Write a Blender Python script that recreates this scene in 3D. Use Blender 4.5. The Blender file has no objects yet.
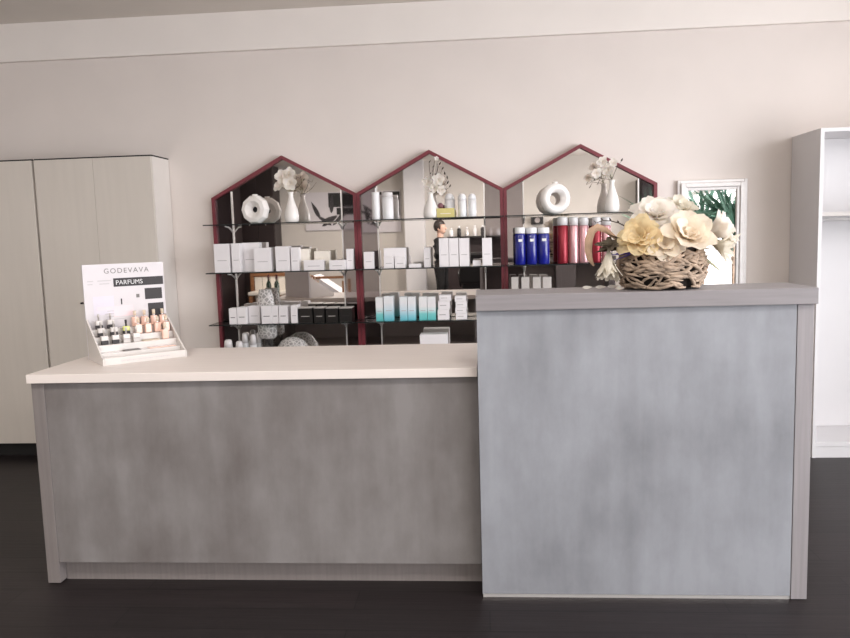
import bpy, bmesh, math, random
from mathutils import Vector, Matrix
random.seed(11)
COL = bpy.context.scene.collection
PI = math.pi

# ------------------------------------------------------------------ camera
F, YAW, PITCH, ROLL, EYE = 754.5, -.0782, -.1095, -.0296, 1.309
fw = Vector((math.sin(YAW)*math.cos(PITCH), math.cos(YAW)*math.cos(PITCH), math.sin(PITCH)))
r0 = Vector((math.cos(YAW), -math.sin(YAW), 0)); u0 = r0.cross(fw)
cr = math.cos(ROLL)*r0 + math.sin(ROLL)*u0
cu = -math.sin(ROLL)*r0 + math.cos(ROLL)*u0
EYEV = Vector((0, 0, EYE))
def ray(px, py): return fw + cr*((px-425)/F) - cu*((py-319)/F)
def at(px, py, Y):            # world point on the plane y = Y seen at a photo pixel
    d = ray(px, py); return EYEV + d*(Y/d.y)
def atz(px, py, z):           # world point on the plane z
    d = ray(px, py); return EYEV + d*((z-EYE)/d.z)
cam_d = bpy.data.cameras.new('camera'); cam = bpy.data.objects.new('camera', cam_d); COL.objects.link(cam)
M = Matrix((cr, cu, -fw)).transposed().to_4x4(); M.translation = EYEV
cam.matrix_world = M
cam_d.sensor_width = 36; cam_d.lens = F/850*36; cam_d.clip_start = .02
bpy.context.scene.camera = cam

# ------------------------------------------------------------------ materials
def srgb(r, g, b):
    f = lambda c: (c/255/12.92) if c/255 <= .04045 else ((c/255+.055)/1.055)**2.4
    return (f(r), f(g), f(b), 1)
def nodes(name):
    m = bpy.data.materials.new(name); m.use_nodes = True
    nt = m.node_tree; return m, nt, nt.nodes['Principled BSDF']
def mat(name, rgb, rough=.5, metal=0, var=.05, scale=12, bump=0, sub=0, stretch=(1, 1, 1), spec=None, coat=0):
    m, nt, p = nodes(name)
    c = srgb(*rgb)
    tc = nt.nodes.new('ShaderNodeTexCoord'); mp = nt.nodes.new('ShaderNodeMapping'); mp.inputs['Scale'].default_value = stretch
    nz = nt.nodes.new('ShaderNodeTexNoise'); nz.inputs['Scale'].default_value = scale; nz.inputs['Detail'].default_value = 4
    rp = nt.nodes.new('ShaderNodeValToRGB')
    rp.color_ramp.elements[0].position = .3; rp.color_ramp.elements[1].position = .7
    rp.color_ramp.elements[0].color = tuple(max(0, x*(1-var)) for x in c[:3])+(1,)
    rp.color_ramp.elements[1].color = tuple(min(1, x*(1+var)) for x in c[:3])+(1,)
    nt.links.new(tc.outputs['Object'], mp.inputs['Vector']); nt.links.new(mp.outputs['Vector'], nz.inputs['Vector'])
    nt.links.new(nz.outputs['Fac'], rp.inputs['Fac']); nt.links.new(rp.outputs['Color'], p.inputs['Base Color'])
    p.inputs['Roughness'].default_value = rough; p.inputs['Metallic'].default_value = metal
    if spec is not None: p.inputs['Specular IOR Level'].default_value = spec
    if coat: p.inputs['Coat Weight'].default_value = coat
    if sub: p.inputs['Subsurface Weight'].default_value = sub; p.inputs['Subsurface Radius'].default_value = (.02, .015, .01)
    if bump:
        b = nt.nodes.new('ShaderNodeBump'); b.inputs['Strength'].default_value = bump; b.inputs['Distance'].default_value = .01
        nt.links.new(nz.outputs['Fac'], b.inputs['Height']); nt.links.new(b.outputs['Normal'], p.inputs['Normal'])
    return m
def laminate(name, dark, light):
    """grey concrete-look laminate: cloudy patches with fine vertical brush streaks"""
    m, nt, p = nodes(name)
    tc = nt.nodes.new('ShaderNodeTexCoord')
    def noise(sc, detail, rough, st):
        mp = nt.nodes.new('ShaderNodeMapping'); mp.inputs['Scale'].default_value = st
        n = nt.nodes.new('ShaderNodeTexNoise'); n.inputs['Scale'].default_value = sc; n.inputs['Detail'].default_value = detail; n.inputs['Roughness'].default_value = rough
        nt.links.new(tc.outputs['Object'], mp.inputs['Vector']); nt.links.new(mp.outputs['Vector'], n.inputs['Vector']); return n.outputs['Fac']
    a = noise(3.2, 5, .55, (1, 1, .75)); b = noise(16, 3, .5, (1, 1, .12)); c = noise(9, 6, .65, (1, 1, .5))
    def math_(op, x, y):
        n = nt.nodes.new('ShaderNodeMath'); n.operation = op
        for i, v in enumerate((x, y)):
            if isinstance(v, (int, float)): n.inputs[i].default_value = v
            else: nt.links.new(v, n.inputs[i])
        return n.outputs[0]
    s = math_('ADD', math_('MULTIPLY', a, .5), math_('ADD', math_('MULTIPLY', b, .22), math_('MULTIPLY', c, .28)))
    rp = nt.nodes.new('ShaderNodeValToRGB'); e = rp.color_ramp.elements
    e[0].position = .36; e[0].color = srgb(*dark); e[1].position = .60; e[1].color = srgb(*light)
    nt.links.new(s, rp.inputs['Fac']); nt.links.new(rp.outputs['Color'], p.inputs['Base Color'])
    p.inputs['Roughness'].default_value = .48
    return m
def wood_floor(name):
    m, nt, p = nodes(name)
    tc = nt.nodes.new('ShaderNodeTexCoord'); br = nt.nodes.new('ShaderNodeTexBrick')
    br.inputs['Scale'].default_value = 1; br.inputs['Brick Width'].default_value = 1.3; br.inputs['Row Height'].default_value = .14
    br.inputs['Mortar Size'].default_value = .0025; br.offset = .37
    br.inputs['Color1'].default_value = srgb(36, 30, 31); br.inputs['Color2'].default_value = srgb(45, 38, 39); br.inputs['Mortar'].default_value = srgb(20, 18, 18)
    nt.links.new(tc.outputs['Object'], br.inputs['Vector'])
    mp = nt.nodes.new('ShaderNodeMapping'); mp.inputs['Scale'].default_value = (1.2, 22, 1)
    nz = nt.nodes.new('ShaderNodeTexNoise'); nz.inputs['Scale'].default_value = 3; nz.inputs['Detail'].default_value = 6
    nt.links.new(tc.outputs['Object'], mp.inputs['Vector']); nt.links.new(mp.outputs['Vector'], nz.inputs['Vector'])
    mx = nt.nodes.new('ShaderNodeMix'); mx.data_type = 'RGBA'; mx.blend_type = 'MULTIPLY'; mx.inputs['Factor'].default_value = .6
    nt.links.new(br.outputs['Color'], mx.inputs[6]); nt.links.new(nz.outputs['Fac'], mx.inputs[7]); nt.links.new(mx.outputs[2], p.inputs['Base Color'])
    p.inputs['Roughness'].default_value = .46; p.inputs['Specular IOR Level'].default_value = .3
    bp = nt.nodes.new('ShaderNodeBump'); bp.inputs['Strength'].default_value = .15; bp.inputs['Distance'].default_value = .004
    nt.links.new(nz.outputs['Fac'], bp.inputs['Height']); nt.links.new(bp.outputs['Normal'], p.inputs['Normal'])
    return m
def thin_glass(name, tint=(225, 235, 232), gloss=.09, dark=0):
    """clear sheet glass: mostly see-through with a fresnel reflection"""
    m = bpy.data.materials.new(name); m.use_nodes = True; nt = m.node_tree; nt.nodes.clear()
    o = nt.nodes.new('ShaderNodeOutputMaterial'); t = nt.nodes.new('ShaderNodeBsdfTransparent'); g = nt.nodes.new('ShaderNodeBsdfGlossy')
    t.inputs['Color'].default_value = srgb(*tint); g.inputs['Roughness'].default_value = .03
    fr = nt.nodes.new('ShaderNodeFresnel'); ge = nt.nodes.new('ShaderNodeNewGeometry'); mi_ = nt.nodes.new('ShaderNodeMix')
    mi_.inputs[2].default_value = 1.45; mi_.inputs[3].default_value = 1/1.45      # the node inverts the index on back faces
    nt.links.new(ge.outputs['Backfacing'], mi_.inputs[0]); nt.links.new(mi_.outputs[0], fr.inputs['IOR'])
    mx = nt.nodes.new('ShaderNodeMixShader')
    nt.links.new(fr.outputs[0], mx.inputs[0]); nt.links.new(t.outputs[0], mx.inputs[1]); nt.links.new(g.outputs[0], mx.inputs[2]); nt.links.new(mx.outputs[0], o.inputs[0])
    return m
def ribbed_glass(name):
    m = bpy.data.materials.new(name); m.use_nodes = True; nt = m.node_tree; nt.nodes.clear()
    o = nt.nodes.new('ShaderNodeOutputMaterial'); t = nt.nodes.new('ShaderNodeBsdfTransparent'); t.inputs['Color'].default_value = srgb(225, 222, 220)
    g = nt.nodes.new('ShaderNodeBsdfPrincipled'); g.inputs['Base Color'].default_value = srgb(222, 218, 216); g.inputs['Roughness'].default_value = .15
    tc = nt.nodes.new('ShaderNodeTexCoord'); w = nt.nodes.new('ShaderNodeTexVoronoi'); w.inputs['Scale'].default_value = 42; w.feature = 'DISTANCE_TO_EDGE'
    rp = nt.nodes.new('ShaderNodeValToRGB'); rp.color_ramp.elements[0].position = .02; rp.color_ramp.elements[0].color = (.9,)*3+(1,); rp.color_ramp.elements[1].position = .2; rp.color_ramp.elements[1].color = (.4,)*3+(1,)
    mx = nt.nodes.new('ShaderNodeMixShader')
    nt.links.new(tc.outputs['Object'], w.inputs['Vector']); nt.links.new(w.outputs['Distance'], rp.inputs['Fac']); nt.links.new(rp.outputs['Color'], mx.inputs[0])
    nt.links.new(t.outputs[0], mx.inputs[1]); nt.links.new(g.outputs[0], mx.inputs[2]); nt.links.new(mx.outputs[0], o.inputs[0])
    return m
def zgrad(name, stops, rough=.4):
    """vertical printed colour gradient over 0..1 of the box height (generated z)"""
    m, nt, p = nodes(name)
    tc = nt.nodes.new('ShaderNodeTexCoord'); sp = nt.nodes.new('ShaderNodeSeparateXYZ'); rp = nt.nodes.new('ShaderNodeValToRGB')
    nt.links.new(tc.outputs['Generated'], sp.inputs[0]); nt.links.new(sp.outputs['Z'], rp.inputs['Fac']); nt.links.new(rp.outputs['Color'], p.inputs['Base Color'])
    e = rp.color_ramp.elements
    while len(e) < len(stops): e.new(.5)
    for i, (pos, c) in enumerate(stops): e[i].position = pos; e[i].color = srgb(*c)
    p.inputs['Roughness'].default_value = rough
    return m
W = {}
W['wall'] = mat('wall_plaster', (228, 219, 213), .85, var=.02, scale=3, bump=.02)
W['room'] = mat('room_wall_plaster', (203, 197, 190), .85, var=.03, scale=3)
W['ceil'] = mat('ceiling_paint', (242, 235, 229), .9, var=.02, scale=3)
W['ceil2'] = mat('ceiling_shaded_paint', (228, 220, 211), .9, var=.02, scale=3)  # beam paint again, darkened for the weaker light on the ceiling's underside
W['floor'] = wood_floor('dark_plank_floor')
W['lam'] = laminate('shaded_concrete_laminate', (106, 100, 98), (132, 128, 127))  # low desk: same laminate, darkened and warmed for its weaker light
W['lamt'] = laminate('lit_concrete_laminate', (122, 123, 128), (148, 150, 156))  # tall counter: same laminate, lighter and cooler, stronger light put into the colour
W['lamd'] = mat('grey_wood_edge', (142, 137, 139), .5, var=.08, scale=6, stretch=(14, 14, .6))
W['desk_edge'] = mat('taupe_desk_edge', (122, 115, 113), .5, var=.08, scale=6, stretch=(14, 14, .6))
W['slab'] = mat('grey_top_edge', (134, 129, 131), .45, var=.07, scale=6, stretch=(.8, 14, 14))
W['inner'] = mat('dark_carcass', (150, 142, 140), .6, var=.05)
W['top'] = mat('cream_worktop', (224, 214, 208), .42, var=.025, scale=5, stretch=(.6, 8, 8))
W['cab'] = mat('cream_cabinet_front', (214, 206, 197), .5, var=.02, scale=4, stretch=(8, 8, .5))
W['cabs'] = mat('lit_cabinet_side', (226, 220, 214), .5, var=.02, scale=4)  # cupboard cream made lighter, light from the right put into the colour
W['white'] = mat('white_board', (212, 210, 211), .45, var=.015, scale=4)
W['dark'] = mat('near_black', (22, 20, 20), .6, var=.05)
W['red'] = mat('dark_red_frame', (118, 42, 53), .45, var=.08, scale=10)
W['mirror'] = mat('silvered_mirror', (222, 217, 213), .015, 1, var=.002)
W['smoke'] = mat('smoked_mirror', (150, 143, 143), .03, 1, var=.004)
W['chrome'] = mat('pale_metal', (228, 224, 222), .28, .6, var=.02)
W['glass'] = thin_glass('shelf_glass')
W['pane'] = thin_glass('window_glass', (252, 250, 250))
W['edge'] = mat('dark_glass_edge', (38, 42, 42), .15, var=.05)
W['ceramic'] = mat('white_ceramic', (244, 240, 236), .25, var=.01, coat=.3)
W['hole'] = mat('black_inside', (12, 11, 11), .6, var=.05)
W['carton'] = mat('white_card', (240, 236, 238), .5, var=.015)
W['cartonc'] = mat('cream_card', (240, 233, 222), .5, var=.015)
W['print'] = mat('grey_print', (188, 184, 186), .6, var=.03)
W['inkd'] = mat('dark_print', (52, 48, 50), .6, var=.03)
W['blackbox'] = mat('black_card', (24, 20, 19), .35, var=.1)
W['lid'] = mat('grey_card_lid', (196, 190, 186), .45, var=.03)
W['teal'] = zgrad('teal_fade_card', [(0, (88, 190, 190)), (.28, (128, 208, 208)), (.42, (210, 231, 233)), (.6, (238, 238, 240))])
W['bluefade'] = zgrad('blue_fade_card', [(0, (92, 190, 205)), (.22, (150, 212, 226)), (.45, (212, 230, 240)), (.75, (236, 238, 242))])
W['blue'] = mat('blue_plastic', (22, 30, 132), .22, var=.12, scale=9, coat=.4)
W['cap'] = mat('white_plastic', (238, 238, 240), .3, var=.01)
W['redcan'] = mat('red_metal', (140, 34, 48), .3, .4, var=.05)
W['pinkcan'] = mat('pink_metal', (206, 160, 164), .26, .5, var=.05)
W['capc'] = mat('frosted_cap', (226, 222, 222), .25, var=.02)
W['petalw'] = mat('white_petal', (246, 240, 232), .6, var=.03, scale=20, sub=.15)
W['petalc'] = mat('cream_petal', (242, 230, 212), .65, var=.06, scale=20, sub=.15)
W['petaly'] = mat('yellow_cream_petal', (242, 222, 180), .65, var=.07, scale=20, sub=.15)
W['petals'] = mat('dry_sage_petal', (226, 219, 204), .7, var=.1, scale=24)
def translucent(m, k):
    nt = m.node_tree; p = nt.nodes['Principled BSDF']; out = nt.nodes['Material Output']
    t = nt.nodes.new('ShaderNodeBsdfTranslucent'); mx = nt.nodes.new('ShaderNodeMixShader'); mx.inputs[0].default_value = k
    src = p.inputs['Base Color'].links[0].from_socket; nt.links.new(src, t.inputs['Color'])
    nt.links.new(p.outputs[0], mx.inputs[1]); nt.links.new(t.outputs[0], mx.inputs[2]); nt.links.new(mx.outputs[0], out.inputs['Surface'])
for k in ('petalw', 'petalc', 'petaly', 'petals'): translucent(W[k], .42)
W['twig'] = mat('dark_twig', (60, 48, 42), .8, var=.15)
W['branch'] = mat('weathered_driftwood', (160, 140, 122), .85, var=.36, scale=26, bump=.4)
W['branchd'] = mat('dark_liner', (40, 31, 27), .9, var=.2)
W['dryleaf'] = mat('dry_dark_leaf', (78, 68, 54), .8, var=.3, scale=20)
W['dry'] = mat('tan_dry_leaf', (176, 146, 122), .8, var=.2, scale=20)
W['sage'] = mat('sage_leaf', (168, 166, 138), .8, var=.2, scale=20)
W['leaf'] = mat('palm_green', (98, 138, 120), .45, var=.3, scale=8)
W['purple'] = mat('mauve_soap', (126, 84, 92), .5, var=.05)
W['violet'] = mat('violet_petal', (66, 54, 138), .6, var=.1)
W['yellow'] = mat('pale_yellow_card', (214, 202, 132), .5, var=.04)
W['acr'] = mat('milky_acrylic', (212, 206, 202), .22, var=.01, coat=.3)
W['poster'] = mat('pale_poster', (208, 203, 206), .5, var=.02)
W['rose'] = mat('rose_glass', (232, 192, 174), .12, var=.06, coat=.5)
W['clear'] = thin_glass('clear_bottle_glass', (214, 214, 214))
W['lime'] = mat('lime_liquid', (214, 216, 130), .2, var=.04)
W['bottle'] = mat('dark_green_glass', (22, 52, 32), .12, var=.1, coat=.5)
W['foil'] = mat('dark_red_foil', (70, 14, 22), .3, .4, var=.05)
W['wood'] = mat('brown_wood', (142, 98, 66), .5, var=.2, scale=5, stretch=(1, 8, 8))
W['leather'] = mat('black_leather', (20, 18, 19), .4, var=.1)
W['ribbed'] = ribbed_glass('patterned_glass')
W['silver'] = mat('silver_white_frame', (226, 222, 220), .38, .15, var=.06, scale=20)
W['skin'] = mat('skin', (196, 160, 142), .55, var=.04, sub=.1)
W['hair'] = mat('dark_brown_hair', (34, 24, 20), .5, var=.2, scale=40)
W['cloth'] = mat('black_cloth', (18, 16, 17), .9, var=.1)
W['terra'] = mat('grey_pot', (120, 116, 114), .7, var=.1)
W['brown'] = mat('dark_brown_lacquer', (46, 36, 36), .45, var=.12, stretch=(6, 6, .5))
W['sky_panel'] = mat('pale_blind', (224, 220, 216), .8, var=.02)

# ------------------------------------------------------------------ mesh helpers
def BM(): return bmesh.new()
def box(bm, x0, x1, y0, y1, z0, z1, bev=0, mi=0):
    r = bmesh.ops.create_cube(bm, size=1)
    vs = r['verts']
    for v in vs:
        v.co = Vector((x0+(v.co.x+.5)*(x1-x0), y0+(v.co.y+.5)*(y1-y0), z0+(v.co.z+.5)*(z1-z0)))
    fs = {f for v in vs for f in v.link_faces}
    for f in fs: f.material_index = mi
    if bev:
        es = {e for v in vs for e in v.link_edges}
        bmesh.ops.bevel(bm, geom=list(es), offset=bev, segments=2, affect='EDGES', profile=.5)
    return bm
def lathe(bm, prof, seg=20, c=(0, 0, 0), axis=None, mi=0, sx=1, sy=1):
    """revolve (r, h) profile about z (or an axis matrix)"""
    rings = []
    for r, h in prof:
        if r < 1e-6: rings.append([bm.verts.new((0, 0, h))])
        else: rings.append([bm.verts.new((r*sx*math.cos(2*PI*k/seg), r*sy*math.sin(2*PI*k/seg), h)) for k in range(seg)])
    for a, b in zip(rings, rings[1:]):
        for k in range(seg):
            va = [a[k % len(a)], a[(k+1) % len(a)]] if len(a) > 1 else [a[0]]
            vb = [b[(k+1) % len(b)], b[k % len(b)]] if len(b) > 1 else [b[0]]
            if len(va)+len(vb) >= 3:
                f = bm.faces.new(va+vb); f.material_index = mi; f.smooth = True
    T = Matrix.Translation(c) @ (axis.to_4x4() if axis else Matrix.Identity(4))
    for ring in rings:
        for v in ring: v.co = T @ v.co
    return bm
def tube(bm, pts, rad, n=6, mi=0):
    pts = [Vector(p) for p in pts]
    if not isinstance(rad, (list, tuple)): rad = [rad]*len(pts)
    rings = []
    for i, p in enumerate(pts):
        t = (pts[min(i+1, len(pts)-1)]-pts[max(i-1, 0)]).normalized()
        a = t.cross(Vector((0, 0, 1)));
        if a.length < 1e-3: a = t.cross(Vector((1, 0, 0)))
        a.normalize(); b = t.cross(a)
        rings.append([bm.verts.new(p+rad[i]*(math.cos(2*PI*k/n)*a+math.sin(2*PI*k/n)*b)) for k in range(n)])
    for A, B in zip(rings, rings[1:]):
        for k in range(n):
            f = bm.faces.new((A[k], A[(k+1) % n], B[(k+1) % n], B[k])); f.smooth = True; f.material_index = mi
    bm.faces.new(rings[0][::-1]).material_index = mi; bm.faces.new(rings[-1]).material_index = mi
    return bm
def ball(bm, c, r, sx=1, sy=1, sz=1, seg=14, mi=0):
    res = bmesh.ops.create_uvsphere(bm, u_segments=seg, v_segments=max(6, seg*2//3), radius=r)
    for v in res['verts']: v.co = Vector((v.co.x*sx, v.co.y*sy, v.co.z*sz))+Vector(c)
    for f in {f for v in res['verts'] for f in v.link_faces}: f.smooth = True; f.material_index = mi
    return bm
def prism(bm, poly, y0, y1, mi=0):        # polygon in x,z extruded along y
    a = [bm.verts.new((x, y0, z)) for x, z in poly]; b = [bm.verts.new((x, y1, z)) for x, z in poly]
    n = len(poly)
    fs = [bm.faces.new(a), bm.faces.new(b[::-1])]+[bm.faces.new((a[i], b[i], b[(i+1) % n], a[(i+1) % n])) for i in range(n)]
    for f in fs: f.material_index = mi
    return bm
def obj(name, bm, m, parent=None, loc=None, rz=0):
    bmesh.ops.recalc_face_normals(bm, faces=bm.faces[:])
    me = bpy.data.meshes.new(name); bm.to_mesh(me); bm.free()
    for x in (m if isinstance(m, (list, tuple)) else [m]): me.materials.append(x)
    o = bpy.data.objects.new(name, me); COL.objects.link(o)
    if parent: o.parent = parent
    if loc is not None: o.location = loc
    if rz: o.rotation_euler.z = rz
    return o
def tag(o, label, cat, group=None, kind=None):
    o['label'] = label; o['category'] = cat
    if group: o['group'] = group
    if kind: o['kind'] = kind
    return o
def thing(name, label, cat, loc=(0, 0, 0), rz=0, group=None):
    o = bpy.data.objects.new(name, None); COL.objects.link(o); o.empty_display_size = .05
    o.location = loc; o.rotation_euler.z = rz
    return tag(o, label, cat, group)
def struct(name, bm, m, parent=None):
    o = obj(name, bm, m, parent)
    if not parent: o['kind'] = 'structure'
    return o
def dup(root, loc, label, rz=None, scale=None):
    r = root.copy(); COL.objects.link(r); r.location = loc; r['label'] = label
    if rz is not None: r.rotation_euler.z = rz
    if scale: r.scale = scale
    for ch in list(root.children):
        c = ch.copy(); COL.objects.link(c); c.parent = r
        for g in ch.children:
            d = g.copy(); COL.objects.link(d); d.parent = c
    return r
def lettering(text, size, m, parent, loc, rot, name='lettering', spacing=1, align='CENTER', sx=1, depth=.0003):
    cu_ = bpy.data.curves.new(name, 'FONT'); cu_.body = text; cu_.size = size; cu_.align_x = align; cu_.space_character = spacing; cu_.extrude = depth
    t = bpy.data.objects.new(name, cu_); COL.objects.link(t)
    dg = bpy.context.evaluated_depsgraph_get(); me = bpy.data.meshes.new_from_object(t.evaluated_get(dg))
    bpy.data.objects.remove(t); me.materials.clear(); me.materials.append(m); me.name = name
    o = bpy.data.objects.new(name, me); COL.objects.link(o); o.parent = parent; o.location = loc; o.rotation_euler = rot; o.scale = (sx, 1, 1)
    return o

# ------------------------------------------------------------------ room shell
XL, XR, YF, YB, ZC = -4.7, 3.3, -4.9, 4.68, 2.465
HW = at(225, 12, 4.645).z-.0005
struct('floor', box(BM(), XL-.1, XR+.1, YF-.1, YB+.1, -.1, 0), W['floor'])
struct('wall_back', box(BM(), XL-.1, XR+.1, YB, YB+.1, 0, HW), W['wall'])
struct('wall_front', box(BM(), XL-.1, XR+.1, YF-.1, YF, 0, HW), W['room'])
struct('wall_left', box(BM(), XL-.1, XL, YF, YB, 0, HW), W['room'])
wr = BM()      # right wall with a wide shop window opening
WY0, WY1, WZ0, WZ1 = -4.6, 3.5, .2, 2.6
box(wr, XR, XR+.1, YF, YB, 0, WZ0); box(wr, XR, XR+.1, YF, YB, WZ1, HW)
box(wr, XR, XR+.1, YF, WY0, WZ0, WZ1); box(wr, XR, XR+.1, WY1, YB, WZ0, WZ1)
struct('wall_right', wr, W['room'])
ZCEIL = at(225, 12, 4.645).z
struct('ceiling', box(BM(), XL-.1, XR+.1, YF-.1, YB+.1, ZCEIL, ZCEIL+.1), W['ceil2'])
struct('trim_1', box(BM(), XL, XR, 4.645, YB-.0005, ZC, ZCEIL-.0005), W['ceil'])
wf = BM()
for y in [WY0+i*(WY1-WY0)/4 for i in range(5)]: box(wf, XR+.03, XR+.08, y-.03, y+.03, WZ0, WZ1)
for z in (WZ0+.03, WZ1-.03, 1.85): box(wf, XR+.03, XR+.08, WY0, WY1, z-.03, z+.03)
win = struct('window_1', wf, W['white'])
obj('pane', box(BM(), XR+.052, XR+.058, WY0, WY1, WZ0, WZ1), W['pane'], win)
struct('baseboard_front', box(BM(), XL, XR, YF, YF+.015, 0, .07), W['white'])

# ------------------------------------------------------------------ low reception desk
XT0, XT1 = -.0246, 1.1094
d = thing('reception_desk', 'low grey concrete-look reception desk with cream worktop, left of the taller counter', 'desk', (-.87, 3.0, 0))
def local(o, bm):
    for v in bm.verts: v.co -= o.location
    return bm
obj('worktop', local(d, box(BM(), -1.724, XT0-.003, 2.6785, 3.305, .80, .8333, .0015)), W['top'], d)
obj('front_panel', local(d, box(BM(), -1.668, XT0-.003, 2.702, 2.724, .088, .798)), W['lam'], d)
obj('toe_kick', local(d, box(BM(), -1.668, XT0-.003, 2.745, 2.763, 0, .087)), W['desk_edge'], d)
obj('end_panel', local(d, box(BM(), -1.719, -1.669, 2.699, 3.28, .004, .798, .0015)), W['desk_edge'], d)
obj('end_panel', local(d, box(BM(), -.075, XT0-.003, 2.90, 3.28, 0, .798)), W['lamd'], d)
obj('storage_shelf', local(d, box(BM(), -1.667, -.077, 2.77, 3.2, .42, .44)), W['inner'], d)
obj('inner_lining', local(d, box(BM(), -1.667, -.077, 2.7645, 2.769, .0, .797)), W['inner'], d)

# ------------------------------------------------------------------ tall reception counter
t = thing('reception_counter', 'tall grey concrete-look reception counter carrying the flower basket', 'counter', (.54, 2.74, 0))
obj('counter_top', local(t, box(BM(), -.0267, 1.1142, 2.5975, 2.875, 1.0455, 1.10, .0015)), W['slab'], t)
obj('front_panel', local(t, box(BM(), XT0, 1.053, 2.6175, 2.64, .014, 1.0435)), W['lamt'], t)
obj('corner_panel', local(t, box(BM(), 1.0555, XT1, 2.6165, 2.868, .002, 1.0435, .001)), W['lamd'], t)
obj('side_panel', local(t, box(BM(), XT0, -.002, 2.642, 2.868, .0, 1.0435)), W['lamd'], t)
obj('plinth', local(t, box(BM(), XT0+.002, 1.053, 2.621, 2.64, .0, .013)), W['chrome'], t)
obj('divider', local(t, box(BM(), .62, .78, 2.65, 2.868, .02, 1.0435)), W['lamd'], t)
obj('inner_lining', local(t, box(BM(), 0, 1.052, 2.6415, 2.648, .0, 1.0435)), W['inner'], t)
obj('inner_shelf', local(t, box(BM(), 0, .619, 2.65, 2.86, .70, .72)), W['inner'], t)

# ------------------------------------------------------------------ cream cupboards on the left
def cupboard(x0, x1, gap, label, knob=None):
    c = thing('cupboard', label, 'cupboard', ((x0+x1)/2, 4.55, 0), 0, 'cream cupboards on the left')
    obj('carcass', local(c, box(BM(), x0, x1, 4.440, 4.676, .088, 1.830, .001)), W['cabs'], c)
    obj('top_shadow_strip', local(c, box(BM(), x0, x1, 4.430, 4.676, 1.8305, 1.838)), W['dark'], c)  # dark strip standing in for the shadow gap along the top
    obj('toe_kick', local(c, box(BM(), x0, x1, 4.47, 4.676, 0, .087)), W['dark'], c)
    xs = [x0+.002, gap, x1-.001]
    for a, b in zip(xs, xs[1:]):
        dr = obj('door', local(c, box(BM(), a+.0008, b-.0008, 4.418, 4.438, .09, 1.829, .001)), W['cab'], c)
        if knob and b > knob > a:
            k = BM(); tube(k, [(knob, 4.417, .964), (knob, 4.396, .964)], .006, 8); obj('knob', local(c, k), W['dark'], dr)
    return c
cupboard(-3.42, -2.690, -3.06, 'cream two-door cupboard cut by the left edge of the photo')
cupboard(-2.678, -1.949, -2.309, 'cream two-door cupboard behind the perfume display', -2.436)

# ------------------------------------------------------------------ white open wardrobe on the right
w = thing('open_wardrobe', 'white open wardrobe with shelf and hanging rail at the right edge', 'wardrobe', (2.3, 4.5, 0))
obj('side_panel', local(w, box(BM(), 1.829, 1.849, 4.295, 4.676, 0, 1.824, .001)), W['white'], w)
obj('side_panel', local(w, box(BM(), 2.73, 2.75, 4.295, 4.676, 0, 1.824, .001)), W['white'], w)
obj('top_panel', local(w, box(BM(), 1.8495, 2.7295, 4.297, 4.676, 1.803, 1.823)), W['white'], w)
obj('back_panel', local(w, box(BM(), 1.8495, 2.7295, 4.66, 4.674, .09, 1.802)), W['white'], w)
obj('shelf', local(w, box(BM(), 1.8495, 2.7295, 4.32, 4.659, 1.352, 1.374)), mat('grey_shelf_edge', (190, 184, 180), .5), w)
obj('bottom_board', local(w, box(BM(), 1.8495, 2.7295, 4.297, 4.674, .066, .088, .001)), W['white'], w)
obj('plinth', local(w, box(BM(), 1.8495, 2.7295, 4.302, 4.315, 0, .0655)), W['white'], w)
obj('hanging_rail', local(w, tube(BM(), [(1.85, 4.34, 1.333), (2.729, 4.34, 1.333)], .0085, 10)), W['white'], w)

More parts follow.
